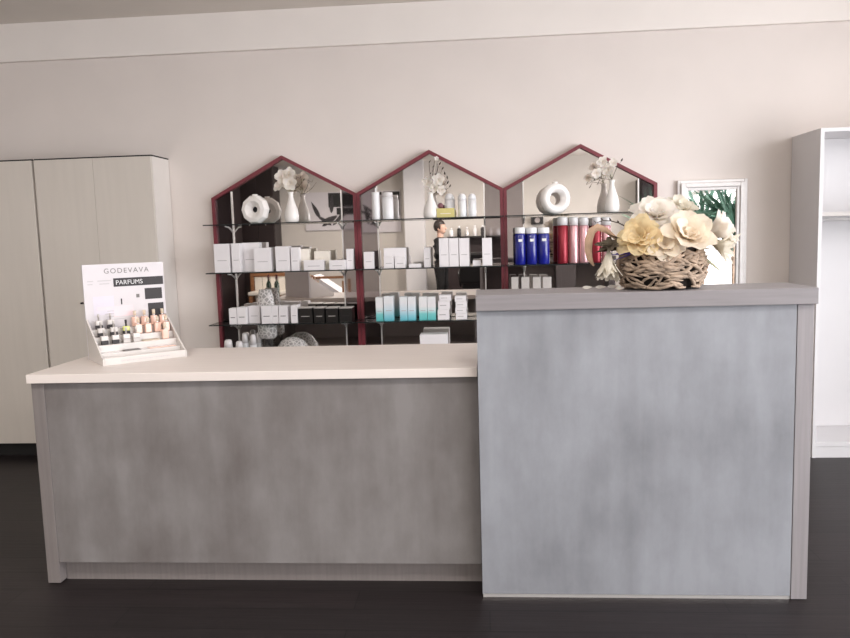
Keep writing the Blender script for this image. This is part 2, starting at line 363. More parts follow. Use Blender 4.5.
# ------------------------------------------------------------------ house-shaped mirrors
YM = 4.652            # silvered face
ZB, ZE, ZA = .50, 1.582, 1.826
units = [(-1.672, -.764, -1.217, 'left', (230.7, 191, 341, 200)), (-.762, .132, -.310, 'middle', (376.6, 195, 484, 195)), (.134, 1.044, .595, 'right', (523.2, 195, 638.5, 195))]
def house(x0, x1, xa, inset):
    # outline inset by a constant amount
    sl = math.atan2(ZA-ZE, (x1-x0)/2); k = inset/math.cos(sl)
    e = ZE-k+inset*math.tan(sl)
    return [(x0+inset, ZB+inset), (x0+inset, e), (xa, ZA-k), (x1-inset, e), (x1-inset, ZB+inset)]
rails = {}
for (x0, x1, xa, side, (ra, rya, rb, ryb)) in units:
    m = thing('house_mirror', {'left': 'red-framed house-shaped wall mirror nearest the cream cupboards', 'middle': 'red-framed house-shaped wall mirror in the middle of three', 'right': 'red-framed house-shaped wall mirror nearest the flower basket'}[side], 'mirror', ((x0+x1)/2, 4.66, ZB), 0, 'house-shaped mirrors')
    fr = BM(); O = house(x0, x1, xa, 0); I = house(x0, x1, xa, .0195)
    ya, yb = 4.628, 4.678
    vo = [[fr.verts.new((x, y, z)) for x, z in O] for y in (ya, yb)]; vi = [[fr.verts.new((x, y, z)) for x, z in I] for y in (ya, yb)]
    for i in range(5):
        j = (i+1) % 5
        for q in ((vo[0][i], vo[0][j], vi[0][j], vi[0][i]), (vo[1][i], vo[1][j], vi[1][j], vi[1][i]), (vo[0][i], vo[0][j], vo[1][j], vo[1][i]), (vi[0][i], vi[0][j], vi[1][j], vi[1][i])): fr.faces.new(q)
    obj('frame', local(m, fr), W['red'], m)
    xa_, xb_ = at(ra, rya, YM-.012).x, at(rb, ryb, YM-.012).x
    rails[side] = (xa_, xb_)
    I2 = house(x0, x1, xa, .020)
    el, ar = I2[1], I2[2]
    def roof(x): return el[1]+(ar[1]-el[1])*((x-el[0])/(ar[0]-el[0]) if x <= xa else (I2[3][0]-x)/(I2[3][0]-ar[0]))
    g = .0015
    obj('mirror_panel', local(m, prism(BM(), [(xa_+g, I2[0][1]), (xa_+g, roof(xa_+g)), (xa, ar[1]), (xb_-g, roof(xb_-g)), (xb_-g, I2[0][1])], YM, YM+.006)), W['mirror'], m)
    obj('side_mirror', local(m, prism(BM(), [(el[0], I2[0][1]), (el[0], el[1]), (xa_-g, roof(xa_-g)), (xa_-g, I2[0][1])], YM, YM+.006)), W['smoke'], m)
    obj('side_mirror', local(m, prism(BM(), [(xb_+g, I2[0][1]), (xb_+g, roof(xb_+g)), (I2[3][0], I2[3][1]), (I2[3][0], I2[0][1])], YM, YM+.006)), W['smoke'], m)
    obj('backing', local(m, prism(BM(), I2, YM+.007, 4.677)), W['dark'], m)
    for xr in (xa_, xb_):
        obj('shelf_rail', local(m, box(BM(), xr-.0034, xr+.0034, YM-.012, YM-.0005, ZB+.026, roof(xr)-.006)), W['chrome'], m)

S1, S2, S3, S4 = 1.414, 1.124, .808, .50+.03
YS = 4.445
names = {S1: 'top', S2: 'second', S3: 'third', S4: 'lowest'}
def shelf(z, side):
    x0, x1 = [(u[0], u[1]) for u in units if u[3] == side][0]
    x0 += .004; x1 -= .004
    where = {'left': 'left house mirror', 'middle': 'middle house mirror', 'right': 'right house mirror'}[side]
    s = thing('glass_shelf', '%s clear glass shelf on the %s' % (names[z], where), 'shelf', ((x0+x1)/2, YS, z), 0, 'glass shelves')
    g = BM(); box(g, x0, x1, YS, 4.624, z-.006, z)
    for f in g.faces:
        f.material_index = 0 if abs(f.normal.z) > .5 else 1
    obj('glass_plate', local(s, g), [W['glass'], W['edge']], s)
    for xr in rails[side]:
        b = BM(); pts = [(xr, 4.637, z-.045), (xr, 4.60, z-.03), (xr, 4.56, z-.0165), (xr, 4.50, z-.012)]
        tube(b, pts, [.006, .0055, .005, .004], 6)
        obj('bracket', local(s, b), W['chrome'], s)
for side in ('left', 'middle', 'right'):
    for z in (S1, S2, S3): shelf(z, side)
for side in ('left', 'middle'): shelf(S4, side)
EPS = .0004

# ------------------------------------------------------------------ cartons on the shelves
def carton(px0, px1, ytop, z, label, group, Y=4.50, dep=.07, m='carton', pr='print', lines=1, rz=0, name='carton', cat='box', lid=None, ybase=None):
    ym = ytop+12
    x0, x1 = at(px0, ym, Y).x, at(px1, ym, Y).x
    zt = at((px0+px1)/2, ytop, Y).z; h = zt-z-EPS; wd = x1-x0
    o = thing(name, label, cat, ((x0+x1)/2, Y, z+EPS), rz, group)
    b = BM(); box(b, -wd/2, wd/2, 0, dep, 0, h if not lid else h-.006, .0012)
    obj('carton_body', b, W[m], o)
    if lid:
        obj('lid', box(BM(), -wd/2, wd/2, 0, dep, h-.0055, h, .001), W[lid], o)
    else:       # tucked top flap
        obj('top_flap', box(BM(), -wd/2+.003, wd/2-.003, .003, dep-.003, h+.0001, h+.0008), W[m], o)
    for k in range(lines):
        zz = h*(.42-.12*k)
        obj('printed_line', box(BM(), -wd*.3, wd*(.3-.12*k), -.0006, -.0001, zz-.0018, zz+.0018), W[pr], o)
    return o
G2 = 'white cartons on the second shelf of the left mirror'
carton(214, 229.5, 244, S2, 'tall white carton at the far left end of the second shelf', G2, 4.475, .06)
carton(231.5, 240, 243.5, S2, 'slim white carton second from the left on the second shelf', G2, 4.475, .07)
carton(242, 259.5, 242.8, S2, 'broad white carton behind the shorter square one on the second shelf', G2, 4.545, .06)
carton(254, 271, 248, S2, 'shorter square white carton overlapping the broad one behind it', G2, 4.475, .05)
carton(275.5, 289.5, 246.5, S2, 'white carton standing right above the dark wine bottle reflections', G2, 4.475, .06)
carton(291, 299, 247.5, S2, 'slim white carton next to the cream carton', G2, 4.475, .06)
carton(300, 309.5, 249, S2, 'cream tinted carton behind the long flat carton', G2, 4.53, .05, 'cartonc')
carton(314.5, 330, 251, S2, 'pale cream carton standing behind the two low flat cartons', G2, 4.535, .05, 'cartonc')
carton(304, 324, 260.2, S2, 'low flat white carton lying left of its twin at the shelf front', G2, 4.465, .05)
carton(329.5, 345.5, 260.2, S2, 'low flat white carton lying at the right end of the shelf front', G2, 4.465, .05)
carton(346.5, 353, 249, S2, 'narrow upright white carton beside the right rail of the left mirror', G2, 4.50, .05)
G2m = 'white cartons on the second shelf of the middle mirror'
carton(364, 373.5, 252, S2, 'small white carton alone beside the left red upright of the middle mirror', G2m, 4.475, .05)
carton(384, 406, 248, S2, 'wide white carton behind two small ones on the middle mirror', G2m, 4.54, .05)
carton(384, 394, 256.5, S2, 'small white carton in front of the wide one, on its left', G2m, 4.475, .04)
carton(395, 405.5, 257, S2, 'small white carton in front of the wide one, on its right', G2m, 4.475, .04)
carton(409, 421, 264, S2, 'flat white sachet box lying between the small cartons and the tall pair', G2m, 4.47, .06, lines=0)
carton(424, 430.5, 247.5, S2, 'narrow white carton just left of the tall pair in the middle', G2m, 4.52, .05)
carton(439, 448.6, 238.3, S2, 'tall white carton covering the reflected person, leftmost of the tall row', G2m, 4.475, .07)
carton(449, 458.4, 238.3, S2, 'tall white carton in the centre of the tall row', G2m, 4.475, .07)
carton(459.2, 469, 238.3, S2, 'tall white carton at the right of the tall row, after a dark gap', G2m, 4.475, .07)
carton(482.2, 492, 238, S2, 'tall white carton standing alone beside the right rail of the middle mirror', G2m, 4.475, .06)
carton(473, 481, 260.5, S2, 'small flat white packet lying between two tall cartons', G2m, 4.50, .06, lines=0)
G3 = 'white cartons on the third shelf of the left mirror'
carton(229.3, 236.8, 308.5, S3, 'small white carton with dark print, first on the left of the third shelf', G3, 4.47, .07, pr='inkd')
carton(237.3, 246.5, 307.5, S3, 'small white carton with dark print, touching the first on the third shelf', G3, 4.47, .09, pr='inkd')
carton(249, 260, 306, S3, 'plain white carton set back between the printed cartons of the third shelf', G3, 4.51, .08)
carton(261.5, 271.8, 306, S3, 'wide white carton with dark print in front of the patterned glass vase', G3, 4.465, .05, pr='inkd')
carton(272.3, 278.2, 306, S3, 'narrow white carton with dark print in the middle of the printed row', G3, 4.47, .08, pr='inkd')
carton(279, 287.5, 306, S3, 'white carton with dark print at the right of the printed row', G3, 4.47, .08, pr='inkd')
carton(291, 297.6, 305.5, S3, 'white carton touching the first black box on the third shelf', G3, 4.47, .08)
G3b = 'black boxes with grey lids'
for a, b_, l in ((298.5, 312.5, 'black box with pale lid directly right of the white cartons'), (314, 324.5, 'black box with pale lid, second of the black row'), (326, 338, 'black box with pale lid, third of the black row'), (339.5, 352, 'black box with pale lid beside the red upright, last of the black row')):
    carton(a, b_, 307.5, S3, l, G3b, 4.47, .10, 'blackbox', 'inkd' if a > 330 else 'lid', 1, lid='lid')
G3m = 'white-to-teal cartons'
carton(375.8, 383.2, 297.5, S3, 'teal fading carton at the far left of the teal row, front turned to teal', G3m, 4.48, .06, 'teal')
carton(383.8, 393.4, 296.5, S3, 'blue fading carton beside the leftmost teal one', G3m, 4.475, .07, 'bluefade')
carton(399.8, 407.3, 297, S3, 'blue fading carton left of the middle pair', G3m, 4.475, .07, 'bluefade')
carton(407.9, 415.6, 297, S3, 'blue fading carton right of the middle pair', G3m, 4.475, .07, 'bluefade')
carton(419, 427, 297, S3, 'teal banded carton left of the right pair', G3m, 4.475, .06, 'teal')
carton(427.5, 435.5, 297, S3, 'teal banded carton right of the right pair, next to the stacked boxes', G3m, 4.475, .06, 'teal')
Gs = 'stacked flat white boxes'
def stack(px0, px1, heights, labels, jit):
    z = S3
    for (h, l, j) in zip(heights, labels, jit):
        x0, x1 = at(px0+j, 310, 4.48).x, at(px1+j, 310, 4.48).x; wd = x1-x0
        o = thing('flat_box', l, 'box', ((x0+x1)/2, 4.48, z+EPS), 0, Gs)
        obj('carton_body', box(BM(), -wd/2, wd/2, 0, .08, 0, h-.001, .0012), W['carton'], o)
        obj('printed_line', box(BM(), -wd*.35, wd*.2, -.0006, -.0001, h*.45, h*.55), W['print'], o)
        z += h
stack(437.5, 449, [.060, .052, .036], ['flat white box at the bottom of the left stack beside the teal cartons', 'flat white box in the middle of the left stack', 'flat white box on top of the left stack, shifted right'], [0, .8, 2])
stack(455, 466, [.036, .034, .036, .034], ['flat white box at the bottom of the right stack', 'flat white box second from the bottom of the right stack', 'flat white box third from the bottom of the right stack', 'flat white box on top of the right stack'], [.8, .3, .7, 0])
G3r = 'small pale cartons behind the tall counter'
for a, b_, l in ((511.5, 518, 'small pale carton peeking over the tall counter, leftmost under the blue bottles'), (521.5, 529, 'small pale carton peeking over the tall counter, second under the blue bottles'), (533, 540.5, 'small pale carton peeking over the tall counter, third under the blue bottles'), (543, 551, 'small pale carton peeking over the tall counter, nearest the red cans')):
    carton(a, b_, 277.3, S3, l, G3r, 4.48, .06, 'lid', 'inkd', 1, rz=-.12)
carton(420, 447.5, 334.5, S4, 'wide white carton on the lowest shelf just above the low worktop', 'carton of the lowest shelf', 4.47, .1)
# pale yellow gift box and mauve soap ball
yb_ = carton(437, 454.5, 208.3, S1, 'pale yellow flat box in front of the white bottles on the top shelf', 'yellow box', 4.465, .06, 'yellow', 'cartonc', 1)
pz = at(440.5, 203.7, 4.50)
sb = BM(); ball(sb, (0, 0, .0165), .0165, 1, 1, 1, 14); so = obj('soap_ball', sb, W['purple'], loc=(pz.x, 4.50, at(445, 208.3, 4.465).z+.0014))
tag(so, 'small round mauve soap ball on the pale yellow box', 'soap')

# ------------------------------------------------------------------ bottles
def bottle(name, px0, px1, ytop, z, label, cat, group, Y, prof, parts, mats):
    """prof: (r fraction, z fraction) for each named part"""
    xm = at((px0+px1)/2, ytop+15, Y).x; R = (at(px1, ytop+15, Y).x-at(px0, ytop+15, Y).x)/2
    h = at((px0+px1)/2, ytop, Y).z-z
    o = thing(name, label, cat, (xm, Y, z+EPS), 0, group)
    for pn, pf, mm in zip(parts, prof, mats):
        obj(pn, lathe(BM(), [(a*R, b*h) for a, b in pf], 24), W[mm], o)
    return o
BL = [[(0, 0), (.93, 0), (1, .02), (1, .80), (.9, .835), (0, .835)], [(0, .84), (.97, .84), (.99, .85), (.99, .985), (.93, 1), (0, 1)], [(1.006, .28), (1.006, .62)]]
Gb = 'blue bottles on the right mirror'
lb = mat('blue_label', (70, 84, 190), .4, var=.05); W['lb'] = lb
for a, b_, l in ((514.8, 525.5, 'dark blue bottle with white cap nearest the red upright'), (526.2, 537.2, 'dark blue bottle with white cap in the middle of the blue trio'), (537.8, 549.5, 'dark blue bottle with white cap nearest the red cans')):
    o = bottle('blue_bottle', a, b_, 227.5, S2, l, 'bottle', Gb, 4.52, BL[:2], ('bottle_body', 'cap'), ('blue', 'cap'))
    R = (at(b_, 240, 4.52).x-at(a, 240, 4.52).x)/2
    ob = box(BM(), -R*.35, R*.35, -R*1.02, -R*.97, .135, .15); obj('label_print', ob, W['cap'], o)
CN = [[(0, 0), (.95, 0), (1, .02), (1, .80), (.9, .82), (0, .82)], [(0, .822), (.96, .822), (.96, .97), (.9, 1), (0, 1)]]
Gc = 'metal spray cans on the right mirror'
for a, b_, mm, l in ((557, 568, 'redcan', 'dark red spray can with frosted cap next to the blue bottles'), (568.6, 578.4, 'pinkcan', 'shiny pink spray can between the red can and the dried leaf'), (579, 588.4, 'pinkcan', 'shiny pink spray can half behind the dried tan leaf'), (592, 601, 'redcan', 'red spray can seen over the dried protea head'), (601.6, 611, 'pinkcan', 'pink spray can furthest right behind the flower arrangement')):
    bottle('spray_can', a, b_, 217, S2, l, 'can', Gc, 4.52, CN, ('can_body', 'cap'), (mm, 'capc'))
# white bottles on the top shelf of the middle mirror
Gw = 'white bottles on the top shelf'
WB = [[(0, 0), (.95, 0), (1, .02), (1, .72), (.0, .72)], [(0, .725), (.99, .725), (.97, .82), (.82, .92), (.5, .985), (0, 1)]]
for a, b_, l, Y in ((444.8, 454.2, 'white dome-capped bottle behind the pale yellow box', 4.57), (458, 466.4, 'white dome-capped bottle between two others on the top shelf', 4.52), (468.2, 476.2, 'white dome-capped bottle at the right of the top shelf trio', 4.52)):
    bottle('white_bottle', a, b_, 193.5, S1, l, 'bottle', Gw, Y, WB, ('bottle_body', 'cap'), ('cap', 'cap'))
o = bottle('white_tube', 372, 380, 191.8, S1, 'slim white pump bottle nearest the left upright of the middle mirror', 'bottle', Gw, 4.50, [[(0, 0), (.95, 0), (1, .02), (.96, .97), (.9, .985), (0, .985)], [(0, .986), (.16, .986), (.16, 1.13), (0, 1.13)]], ('bottle_body', 'pump'), ('cap', 'cap'))
bottle('white_tube', 382.5, 393.4, 192.5, S1, 'wide white canister with stepped cap on the top shelf', 'bottle', Gw, 4.50, [[(0, 0), (.96, 0), (1, .02), (1, .82), (0, .82)], [(0, .825), (.92, .825), (.92, .98), (.86, 1), (0, 1)]], ('bottle_body', 'cap'), ('cap', 'capc'))
# white bottles on the lowest shelf, tops visible above the worktop
Gl = 'white bottles on the lowest shelf'
for a, b_, yt, Y, l in ((224.5, 233.5, 339.5, 4.48, 'squat white bottle at the left end above the low worktop'), (236, 244, 341, 4.48, 'short white bottle second from left above the low worktop'), (242.3, 248.6, 333, 4.57, 'white bottle with rounded tip behind the short one'), (250.4, 257, 334.5, 4.48, 'white bottle with rounded tip in the middle of the low group'), (256.8, 262.6, 332.4, 4.57, 'white bottle with rounded tip at the right of the low group')):
    bottle('white_bottle', a, b_, yt, S4, l, 'bottle', Gl, Y, [[(0, 0), (1, 0), (1.02, .02), (1.0, .7), (0, .7)], [(0, .705), (.98, .705), (.78, .96), (.5, 1), (0, 1)]], ('bottle_body', 'cap'), ('cap', 'capc'))

# ------------------------------------------------------------------ glassware
p = at(266, 305, 4.585); zt = at(266, 289.5, 4.585).z; h = zt-S3
vz = obj('glass_vase', lathe(BM(), [(0, .001), (.045, .001), (.058, .02), (.062, h*.45), (.050, h*.8), (.040, h), (.037, h), (.046, h*.8), (.057, h*.45), (.05, .03), (0, .012)], 24), W['ribbed'], loc=(p.x, 4.585, S3+EPS))
vz.scale = (.95, .55, 1)
tag(vz, 'patterned clear glass vase behind the printed white cartons', 'vase')
# patterned glass jar on a clear riser, and an upturned glass bowl, both on the lowest shelf
p = at(267, 332, 4.55); zb_ = at(267, 339, 4.55).z
rs = obj('display_riser', box(BM(), -.035, .035, -.035, .035, 0, zb_-S4-EPS, .003), W['clear'], loc=(p.x, 4.565, S4+EPS)); tag(rs, 'clear riser block under the patterned glass jar', 'riser')
hj = (S3-.0085)-zb_-.003
jr = obj('glass_jar', lathe(BM(), [(0, .001), (.045, .001), (.06, .015), (.062, hj*.95), (.058, hj), (.055, hj*.95), (.053, .02), (0, .01)], 24), W['ribbed'], loc=(p.x, 4.565, zb_+EPS*2)); jr.scale = (.98, .8, 1)
tag(jr, 'patterned clear glass jar just below the third shelf', 'jar')
p = at(288, 341, 4.56); zt = at(288, 336.5, 4.56).z; hb = zt-S4
bw = obj('glass_bowl', lathe(BM(), [(.135, 0), (.134, hb*.3), (.118, hb*.6), (.08, hb*.87), (.035, hb*.99), (0, hb), (0, hb-.006), (.034, hb*.99-.006), (.078, hb*.84), (.113, hb*.58), (.129, hb*.3), (.13, 0)], 32), W['ribbed'], loc=(p.x+.035, 4.54, S4+EPS)); bw.scale = (.9, .6, 1)
tag(bw, 'upturned patterned glass bowl whose dome rises above the low worktop', 'bowl')

# ------------------------------------------------------------------ flowers and vases
def petal(bm, base, axis, spin, L, Wd, a0, a1, cup=.25, nu=7, nv=4, mi=0, ruffle=0, tip=.75):
    axis = Vector(axis).normalized()
    s = axis.orthogonal().normalized(); q = Matrix.Rotation(spin, 3, axis); out = (q @ s).normalized(); side = axis.cross(out)
    p = Vector(base); grid = []
    for i in range(nu+1):
        u = i/nu; ang = a0+(a1-a0)*u
        dirv = axis*math.cos(ang)+out*math.sin(ang); nrm = -axis*math.sin(ang)+out*math.cos(ang)
        if i: p = p+dirv*(L/nu)
        wd = Wd*(max(.04, math.sin(PI*min(1, (u**tip)*.94+.04))) if tip < 1 else (.16+.84*math.sin(PI*(.03+.93*u**1.25)))**.75)
        row = []
        for j in range(nv+1):
            v = j/nv*2-1
            row.append(bm.verts.new(p+side*(v*wd)-nrm*(cup*wd*v*v)+nrm*(ruffle*wd*math.sin(9*u+5*v+spin*7))))
        grid.append(row)
    for i in range(nu):
        for j in range(nv):
            f = bm.faces.new((grid[i][j], grid[i][j+1], grid[i+1][j+1], grid[i+1][j])); f.smooth = True; f.material_index = mi
def blossom(bm, c, axis, layers, rnd=.12, mi=0, ruffle=.08, tip=1.5):
    for (n, L, wd, a0, a1) in layers:
        ph = random.random()*6
        for k in range(n):
            petal(bm, c, axis, ph+2*PI*k/n+random.uniform(-rnd, rnd), L*random.uniform(.88, 1.1), wd*random.uniform(.9, 1.1), a0+random.uniform(-rnd, rnd), a1+random.uniform(-rnd, rnd)*2, mi=mi, ruffle=ruffle, tip=tip)
def ring_vase(px, py, rpx, z, Y, label, turn, hole_open):
    x = at(px, py, Y).x; R = rpx/F*Y*1.0
    o = thing('ring_vase', label, 'vase', (x, Y, z+EPS), turn, 'round white ring vases')
    b = BM(); seg, D = (10 if not hole_open else 16), .028
    A = Matrix.Rotation(PI/2, 3, 'X')
    # disc with faceted rim and sunken cone towards the hole, axis along y
    r_h = .20*R if not hole_open else .40*R
    prof = [(r_h, -D*.25), (r_h*1.15, -D*.5), (R*.62, -D*1.35), (R*.88, -D*1.2), (R, -D*.45), (R, D*.45), (R*.88, D*1.2), (R*.62, D*1.35), (r_h*1.15, D*.5), (r_h, D*.25), (r_h, -D*.25)]
    lathe(b, prof, seg, (0, 0, R*math.cos(PI/seg)), A)
    if not hole_open:
        for f_ in b.faces: f_.smooth = False
    obj('vase_body', b, W['ceramic'], o)
    if not hole_open:
        obj('dark_opening', lathe(BM(), [(0, -.001), (r_h*1.0, -.001), (r_h*1.0, .001), (0, .001)], seg, (0, 0, R*math.cos(PI/seg)), A), W['hole'], o)
    n = BM(); lathe(n, [(R*.16, 0), (R*.2, .012), (R*.15, .012), (R*.1, 0)], 12, (0, 0, R*2*math.cos(PI/seg)-.004)); obj('neck', n, W['ceramic'], o)
    return o
ring_vase(255.5, 208, 14.6, S1, 4.52, 'round white ring vase with black centre hole on the left mirror', -.22, False)
ring_vase(555, 201, 15.2, S1, 4.50, 'round white ring vase with open hollow on the right mirror', .30, True)

def orchid_vase(px, z, Y, hpx_top, wpx, label, blooms, twigs, star=None, wide=1.0):
    """slender bottle vase; blooms: (px,py,r_px) list, twigs: lists of px points"""
    x = at(px, 210, Y).x; h = at(px, hpx_top, Y).z-z; R = wpx/2/F*Y
    o = thing('bottle_vase', label, 'vase', (x, Y, z+EPS), 0, 'slender white bottle vases')
    obj('vase_body', lathe(BM(), [(0, 0), (R*.86, 0), (R*.98, h*.06), (R, h*.22), (R*.86, h*.42), (R*.52, h*.66), (R*.34, h*.82), (R*.32, h*.92), (R*.44, h), (R*.36, h), (R*.24, h*.9), (0, h*.85)], 24), W['ceramic'], o)
    s = thing('orchid_spray', 'white orchid with dark twigs in the bottle vase on the ' + label.split(' on the ')[-1].split(' above the basket')[0], 'flower', (x, Y, z+h), 0, 'white orchids in the vases')
    st, pt, tw = BM(), BM(), BM()
    for (bx, by, br) in blooms:
        c = at(bx, by, Y-.005)-s.location; r = br/F*Y*.86
        tube(st, [(0, 0, -h*.10), (c.x*.3, 0, c.z*.55), (c.x, c.y+.004, c.z)], .0016, 5)
        ax = Vector((random.uniform(-.4, .4), -1, random.uniform(-.2, .4)))
        blossom(pt, c, ax, [(5, r*1.15, r*.5, .7, 1.5), (3, r*.7, r*.34, .35, .9)], .15)
    for line in twigs:
        P = [at(a, b_, Y-.008)-s.location for a, b_ in line]
        tube(tw, [(P[0].x*.1, 0, -h*.08)]+P if len(line) > 1 else P, [.0016]+[.0013]*(len(P)-1)+[.0008], 5)
        for a in P[-1:]:
            petal(tw, a, Vector((random.uniform(-.5, .8), -.2, 1)), random.random()*6, .022, .0045, .1, .4)
        for a in P[1:-1]:
            petal(tw, a, Vector((random.uniform(-1, 1), -.2, .8)), random.random()*6, .014, .003, .1, .4)
    obj('stems', st, W['sage'], s); obj('petals', pt, W['petalw'], s)
    if twigs: obj('twigs', tw, W['twig'], s)
    if star:
        b = BM(); c = at(star[0], star[1], Y-.01)-s.location
        blossom(b, c, (0.2, -1, .2), [(5, .016, .006, .9, 1.5)], .05); tube(b, [(0, 0, 0), (c.x*.6, 0, c.z*.6), c], .001, 4); obj('star_blossom', b, W['petalw'], s)
orchid_vase(291.5, S1, 4.50, 192, 14.5, 'white bottle vase beside the ring vase on the left mirror', [(283, 177, 9), (290, 184, 8.5), (280, 187, 7), (289, 175, 8), (284, 183, 7)],
            [[(291, 191), (295, 183), (297, 177), (300, 178.5)], [(292, 191), (299, 186), (303, 181)]])
orchid_vase(431, S1, 4.50, 192, 15.5, 'white bottle vase left of the yellow box on the middle mirror', [(428, 182, 6), (438, 180, 7), (441, 190, 5.5), (434, 188, 6)],
            [[(431, 190), (430, 174), (429, 163)], [(431, 190), (433, 172), (434.5, 161)], [(431, 190), (436, 175), (439, 165)], [(432, 190), (442, 180), (445, 175)], [(432, 190), (443, 187), (447, 184)]], star=(436.5, 158.5))
orchid_vase(612, S1, 4.50, 180, 14, 'white bottle vase above the flower basket on the right mirror', [(602, 162, 6), (608, 170, 6.5), (596, 173, 6), (613, 163, 5)],
            [[(612, 179), (604, 172), (597, 185)], [(612, 179), (617, 167), (621, 161.5)], [(612, 179), (609, 172), (612, 166)], [(612, 180), (600, 178), (594, 181)]])

# ------------------------------------------------------------------ silver framed mirror on the right
m = thing('framed_mirror', 'rectangular wall mirror in a moulded silver-white frame right of the red mirrors', 'mirror', (1.37, 4.66, .85))
sx0, sx1, sz0, sz1 = 1.168, 1.573, .84, 1.592
f = BM()
for (ins, wd, ya) in ((0, .018, 4.655), (.018, .026, 4.640), (.044, .018, 4.650)):
    a, b_, c, e = sx0+ins, sx1-ins, sz0+ins, sz1-ins
    box(f, a, a+wd, ya, 4.678, c, e, .003); box(f, b_-wd, b_, ya, 4.678, c, e, .003)
    box(f, a+wd, b_-wd, ya, 4.678, c, c+wd, .003); box(f, a+wd, b_-wd, ya, 4.678, e-wd, e, .003)
obj('frame', local(m, f), W['silver'], m)
obj('mirror_panel', local(m, box(BM(), sx0+.0625, sx1-.0625, 4.664, 4.67, sz0+.0625, sz1-.0625)), W['mirror'], m)

# ------------------------------------------------------------------ perfume tester display
TH, DW, DD, DH, HB = .71, .335, .258, .397, .150
dp = thing('perfume_display', 'white perfume tester display with black PARFUMS bar on the low worktop', 'display', (-1.505, 2.843, .8333+EPS), TH)
for x0 in (0, DW-.006):     # side cheeks
    trim = BM(); prism_pts = [(0, 0), (0, .028), (.02, .034), (DD-.02, HB+.02), (DD-.02, 0)]
    a = [trim.verts.new((x0, y, z)) for y, z in prism_pts]; b_ = [trim.verts.new((x0+.006, y, z)) for y, z in prism_pts]
    trim.faces.new(a); trim.faces.new(b_[::-1])
    for i in range(5): trim.faces.new((a[i], b_[i], b_[(i+1) % 5], a[(i+1) % 5]))
    obj('side_cheek', trim, W['acr'], dp)
obj('front_lip', box(BM(), .0065, DW-.0065, 0, .006, 0, .030, .0008), W['acr'], dp)
NT = 5; steps = BM()
def tier(k): return (.012+k*(DD-.036)/NT, .014+k*(HB-.02)/NT*1.08)
for k in range(NT):
    y, z = tier(k); box(steps, .0066, DW-.0066, y, y+(DD-.036)/NT-.0004, 0, z, .0006)
obj('stepped_tray', steps, W['acr'], dp)
bp = obj('back_board', box(BM(), 0, DW, DD-.018, DD-.008, 0, DH, .0008), W['poster'], dp)
yb = DD-.0185
RX = (PI/2, 0, 0)
lettering('GODEVAVA', .030, W['terra'], bp, (DW*.53, yb, DH-.040), RX, spacing=1.25, depth=.0002)
obj('title_bar', box(BM(), DW*.36, DW*.985, yb-.0006, yb, DH-.098, DH-.062), W['inkd'], bp)
lettering('PARFUMS', .027, W['white'], bp, (DW*.385, yb-.0012, DH-.0895), RX, align='LEFT', depth=.0003)
tx = BM()
for r_, (a, b_) in ((-.070, (.05, .12)), (-.083, (.05, .11)), (-.070, (.17, .33)), (-.083, (.19, .31))): box(tx, DW*a, DW*b_, yb-.0005, yb, DH+r_-.002, DH+r_+.002)
for k, wd in enumerate((.1, .13, .11, .12)): box(tx, DW*(.36-wd/1), DW*(.36+wd), yb-.0005, yb, DH-.20-k*.012-.0015, DH-.20-k*.012+.0015)
obj('printed_lines', tx, W['print'], bp)
obj('picture_panel', box(BM(), DW*.10, DW*.35, yb-.0004, yb, DH-.215, DH-.135), mat('lilac_print', (212, 206, 216), .5), bp)
pk = BM(); box(pk, DW*.14, DW*.33, yb-.0006, yb-.0004, DH-.195, DH-.18); box(pk, DW*.34, DW*.58, yb-.0006, yb, DH-.225, DH-.18); obj('pink_print', pk, mat('pink_print', (232, 208, 212), .5), bp)
for q in ((.74, .96, -.160, -.112), (.77, .97, -.245, -.178)): obj('black_photo', box(BM(), DW*q[0], DW*q[1], yb-.0006, yb, DH+q[2], DH+q[3]), W['inkd'], bp)
obj('printed_emblem', box(BM(), DW*.63, DW*.67, yb-.0006, yb, DH-.15, DH-.135), W['terra'], bp)
obj('printed_bottle', box(BM(), DW*.435, DW*.45, yb-.0008, yb, DH-.175, DH-.15), W['inkd'], bp)
sm = BM()
for k in range(26):
    x = .07+k*.0075; box(sm, x, x+.0045, -.0005, 0, .011+((k*7) % 3)*.001, .016)
obj('small_print', sm, W['print'], dp)

def tester(row, fx, kind, label, grp):
    y, z = tier(row); y += .018
    c = Matrix.Rotation(TH, 3, 'Z') @ Vector((DW*fx, y+.004, z)) + dp.location + Vector((0, 0, EPS))
    o = thing('perfume_bottle', label, 'perfume bottle', c, TH, grp)
    a = .0135
    if kind == 'rose':
        obj('bottle_body', box(BM(), -a, a, -.009, .009, 0, .040, .003), W['rose'], o)
        obj('collar', lathe(BM(), [(0, .0402), (.0055, .0402), (.0055, .046), (0, .046)], 12), W['chrome'], o)
        obj('cap', lathe(BM(), [(0, .0462), (.0065, .0462), (.0065, .066), (0, .067)], 12), W['petalc'], o)
    else:
        obj('bottle_body', box(BM(), -a, a, -.009, .009, .0165, .036, .002), W['lime'] if kind == 'lime' else W['acr'], o)
        obj('dark_base', box(BM(), -a, a, -.009, .009, 0, .016, .001), W['inkd'] if kind != 'pale' else W['lid'], o)
        obj('spray_stem', lathe(BM(), [(0, .0362), (.0035, .0362), (.0035, .050), (.0048, .0502), (.0048, .063), (0, .064)], 10), W['lid'] if kind != 'lime' else W['inkd'], o)
    return o
ga, gb = 'clear perfume testers on the left of the display', 'rose perfume testers on the right of the display'
rows = ['front', 'second', 'third', 'top']
